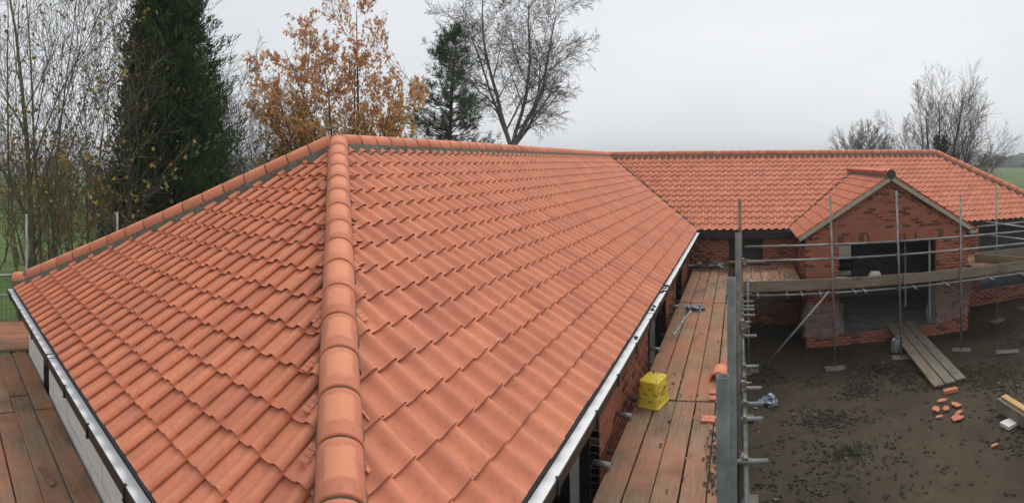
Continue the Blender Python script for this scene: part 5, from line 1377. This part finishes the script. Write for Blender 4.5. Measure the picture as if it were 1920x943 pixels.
# ---- far field: hedge, single trees, misty wood
def far_tree(px, r, H, wd, seed, lab, grp):
    x, y = at(px, r); t = tree_root('far_tree', x, y, lab, 'tree', grp); rg = np.random.default_rng(seed); w = Wood(seed)
    w.thick.append((np.array([[0, 0, -.1], [0, 0, H * .4]]), np.array([.25, .15])))
    link('trunk', w.mesh('trunk', w.thick, 5), M['bark_brown'], t)
    n_ = 520; a = rg.uniform(0, 6.28, n_); zf = rg.uniform(.12, 1, n_); rr = np.sqrt(rg.uniform(0, 1, n_)) * wd / 2 * np.sqrt(np.clip(1 - ((zf - .5) / .55) ** 2, .05, 1)) * (1 + .2 * np.sin(5 * a + 6 * zf))
    C = np.stack([rr * np.cos(a), rr * np.sin(a), zf * H], 1); D = C / np.linalg.norm(C, axis=1)[:, None] * np.array([1, 1, .4]) + rg.normal(0, .5, (n_, 3)) + np.array([0, 0, .5])
    link('crown', blades(C, D, rg.uniform(.12, .3, n_), rg.uniform(.5, 1.2, n_), rg, 'crown'), M['farleaf'], t)
FT = [(1868, 262, 6.6, 5.0, 'misty rounded tree at the field edge, nearest the far hip'), (1884, 300, 5.8, 6.5, 'misty low tree at the field edge, second from the far hip'), (1899, 285, 6.4, 7.0, 'misty broad tree at the field edge, third from the far hip'), (1918, 250, 7.4, 7.5, 'misty tall tree at the field edge by the right border'), (1846, 320, 6.0, 6.0, 'misty tree at the field edge half hidden behind the bare branches')]
for k, (px, r, H, wd, lab) in enumerate(FT): far_tree(px, r, H, wd, 100 + k, lab, 'misty trees at the field edge')
rg = np.random.default_rng(9); n_ = 9000
a = (rg.uniform(1780, 2150, n_) - VPX) / FPX; r = 292 + rg.normal(0, 2.0, n_); C = np.stack([r * np.sin(a), r * np.cos(a), rg.uniform(0, 2.2, n_) * (.8 + .3 * np.sin(a * 90))], 1)
o = link('far_hedge', blades(C, rg.normal(0, 1, (n_, 3)) + np.array([0, 0, .8]), rg.uniform(.12, .3, n_), rg.uniform(.4, .9, n_), rg, 'far_hedge'), M['farleaf']); tag(o, 'long low hedge across the far side of the green field', 'hedge')
n_ = 16000
a = (rg.uniform(-200, 2250, n_) - VPX) / FPX; r = 620 + rg.uniform(0, 60, n_); hh = 9 + 3.5 * np.sin(a * 31) + 2 * np.sin(a * 77 + 1)
C = np.stack([r * np.sin(a), r * np.cos(a), rg.uniform(0, 1, n_) * hh], 1)
o = link('far_wood', blades(C, rg.normal(0, 1, (n_, 3)) + np.array([0, 0, .8]), rg.uniform(.8, 1.6, n_), rg.uniform(2.5, 5.0, n_), rg, 'far_wood'), M['farleaf']); tag(o, 'misty grey belt of trees on the horizon', None, None, 'stuff')
# low hills on the horizon
V = []; Fq = []; K = 80
for i in range(K + 1):
    a = -1.6 + 2.7 * i / K; h = 13 + 4 * math.sin(a * 7) + 2 * math.sin(a * 17 + 1)
    for (r, f) in ((900, 0), (1000, .75), (1120, 1.0), (1300, 0)): V.append((r * math.sin(a), r * math.cos(a), h * f - .05))
Fq = [(i * 4 + j, (i + 1) * 4 + j, (i + 1) * 4 + j + 1, i * 4 + j + 1) for i in range(K) for j in range(3)]
o = mk('hills', V, Fq, M['field'], None, True); tag(o, kind='structure')

# ------------------------------------------------------------------ haze
m = bpy.data.materials.new('haze_air'); m.use_nodes = True; nn_ = m.node_tree; nn_.nodes.clear()
mo = nn_.nodes.new('ShaderNodeOutputMaterial'); pv = nn_.nodes.new('ShaderNodeVolumePrincipled')
pv.inputs['Color'].default_value = (0.93, 0.95, 0.97, 1); pv.inputs['Density'].default_value = 0.0011; pv.inputs['Anisotropy'].default_value = 0.0
nn_.links.new(pv.outputs[0], mo.inputs['Volume'])
V, F = box_vf((3000, 3000, 26.0)); o = mk('haze', [(v[0], v[1], v[2] + 12.0) for v in V], F, m); tag(o, kind='stuff')
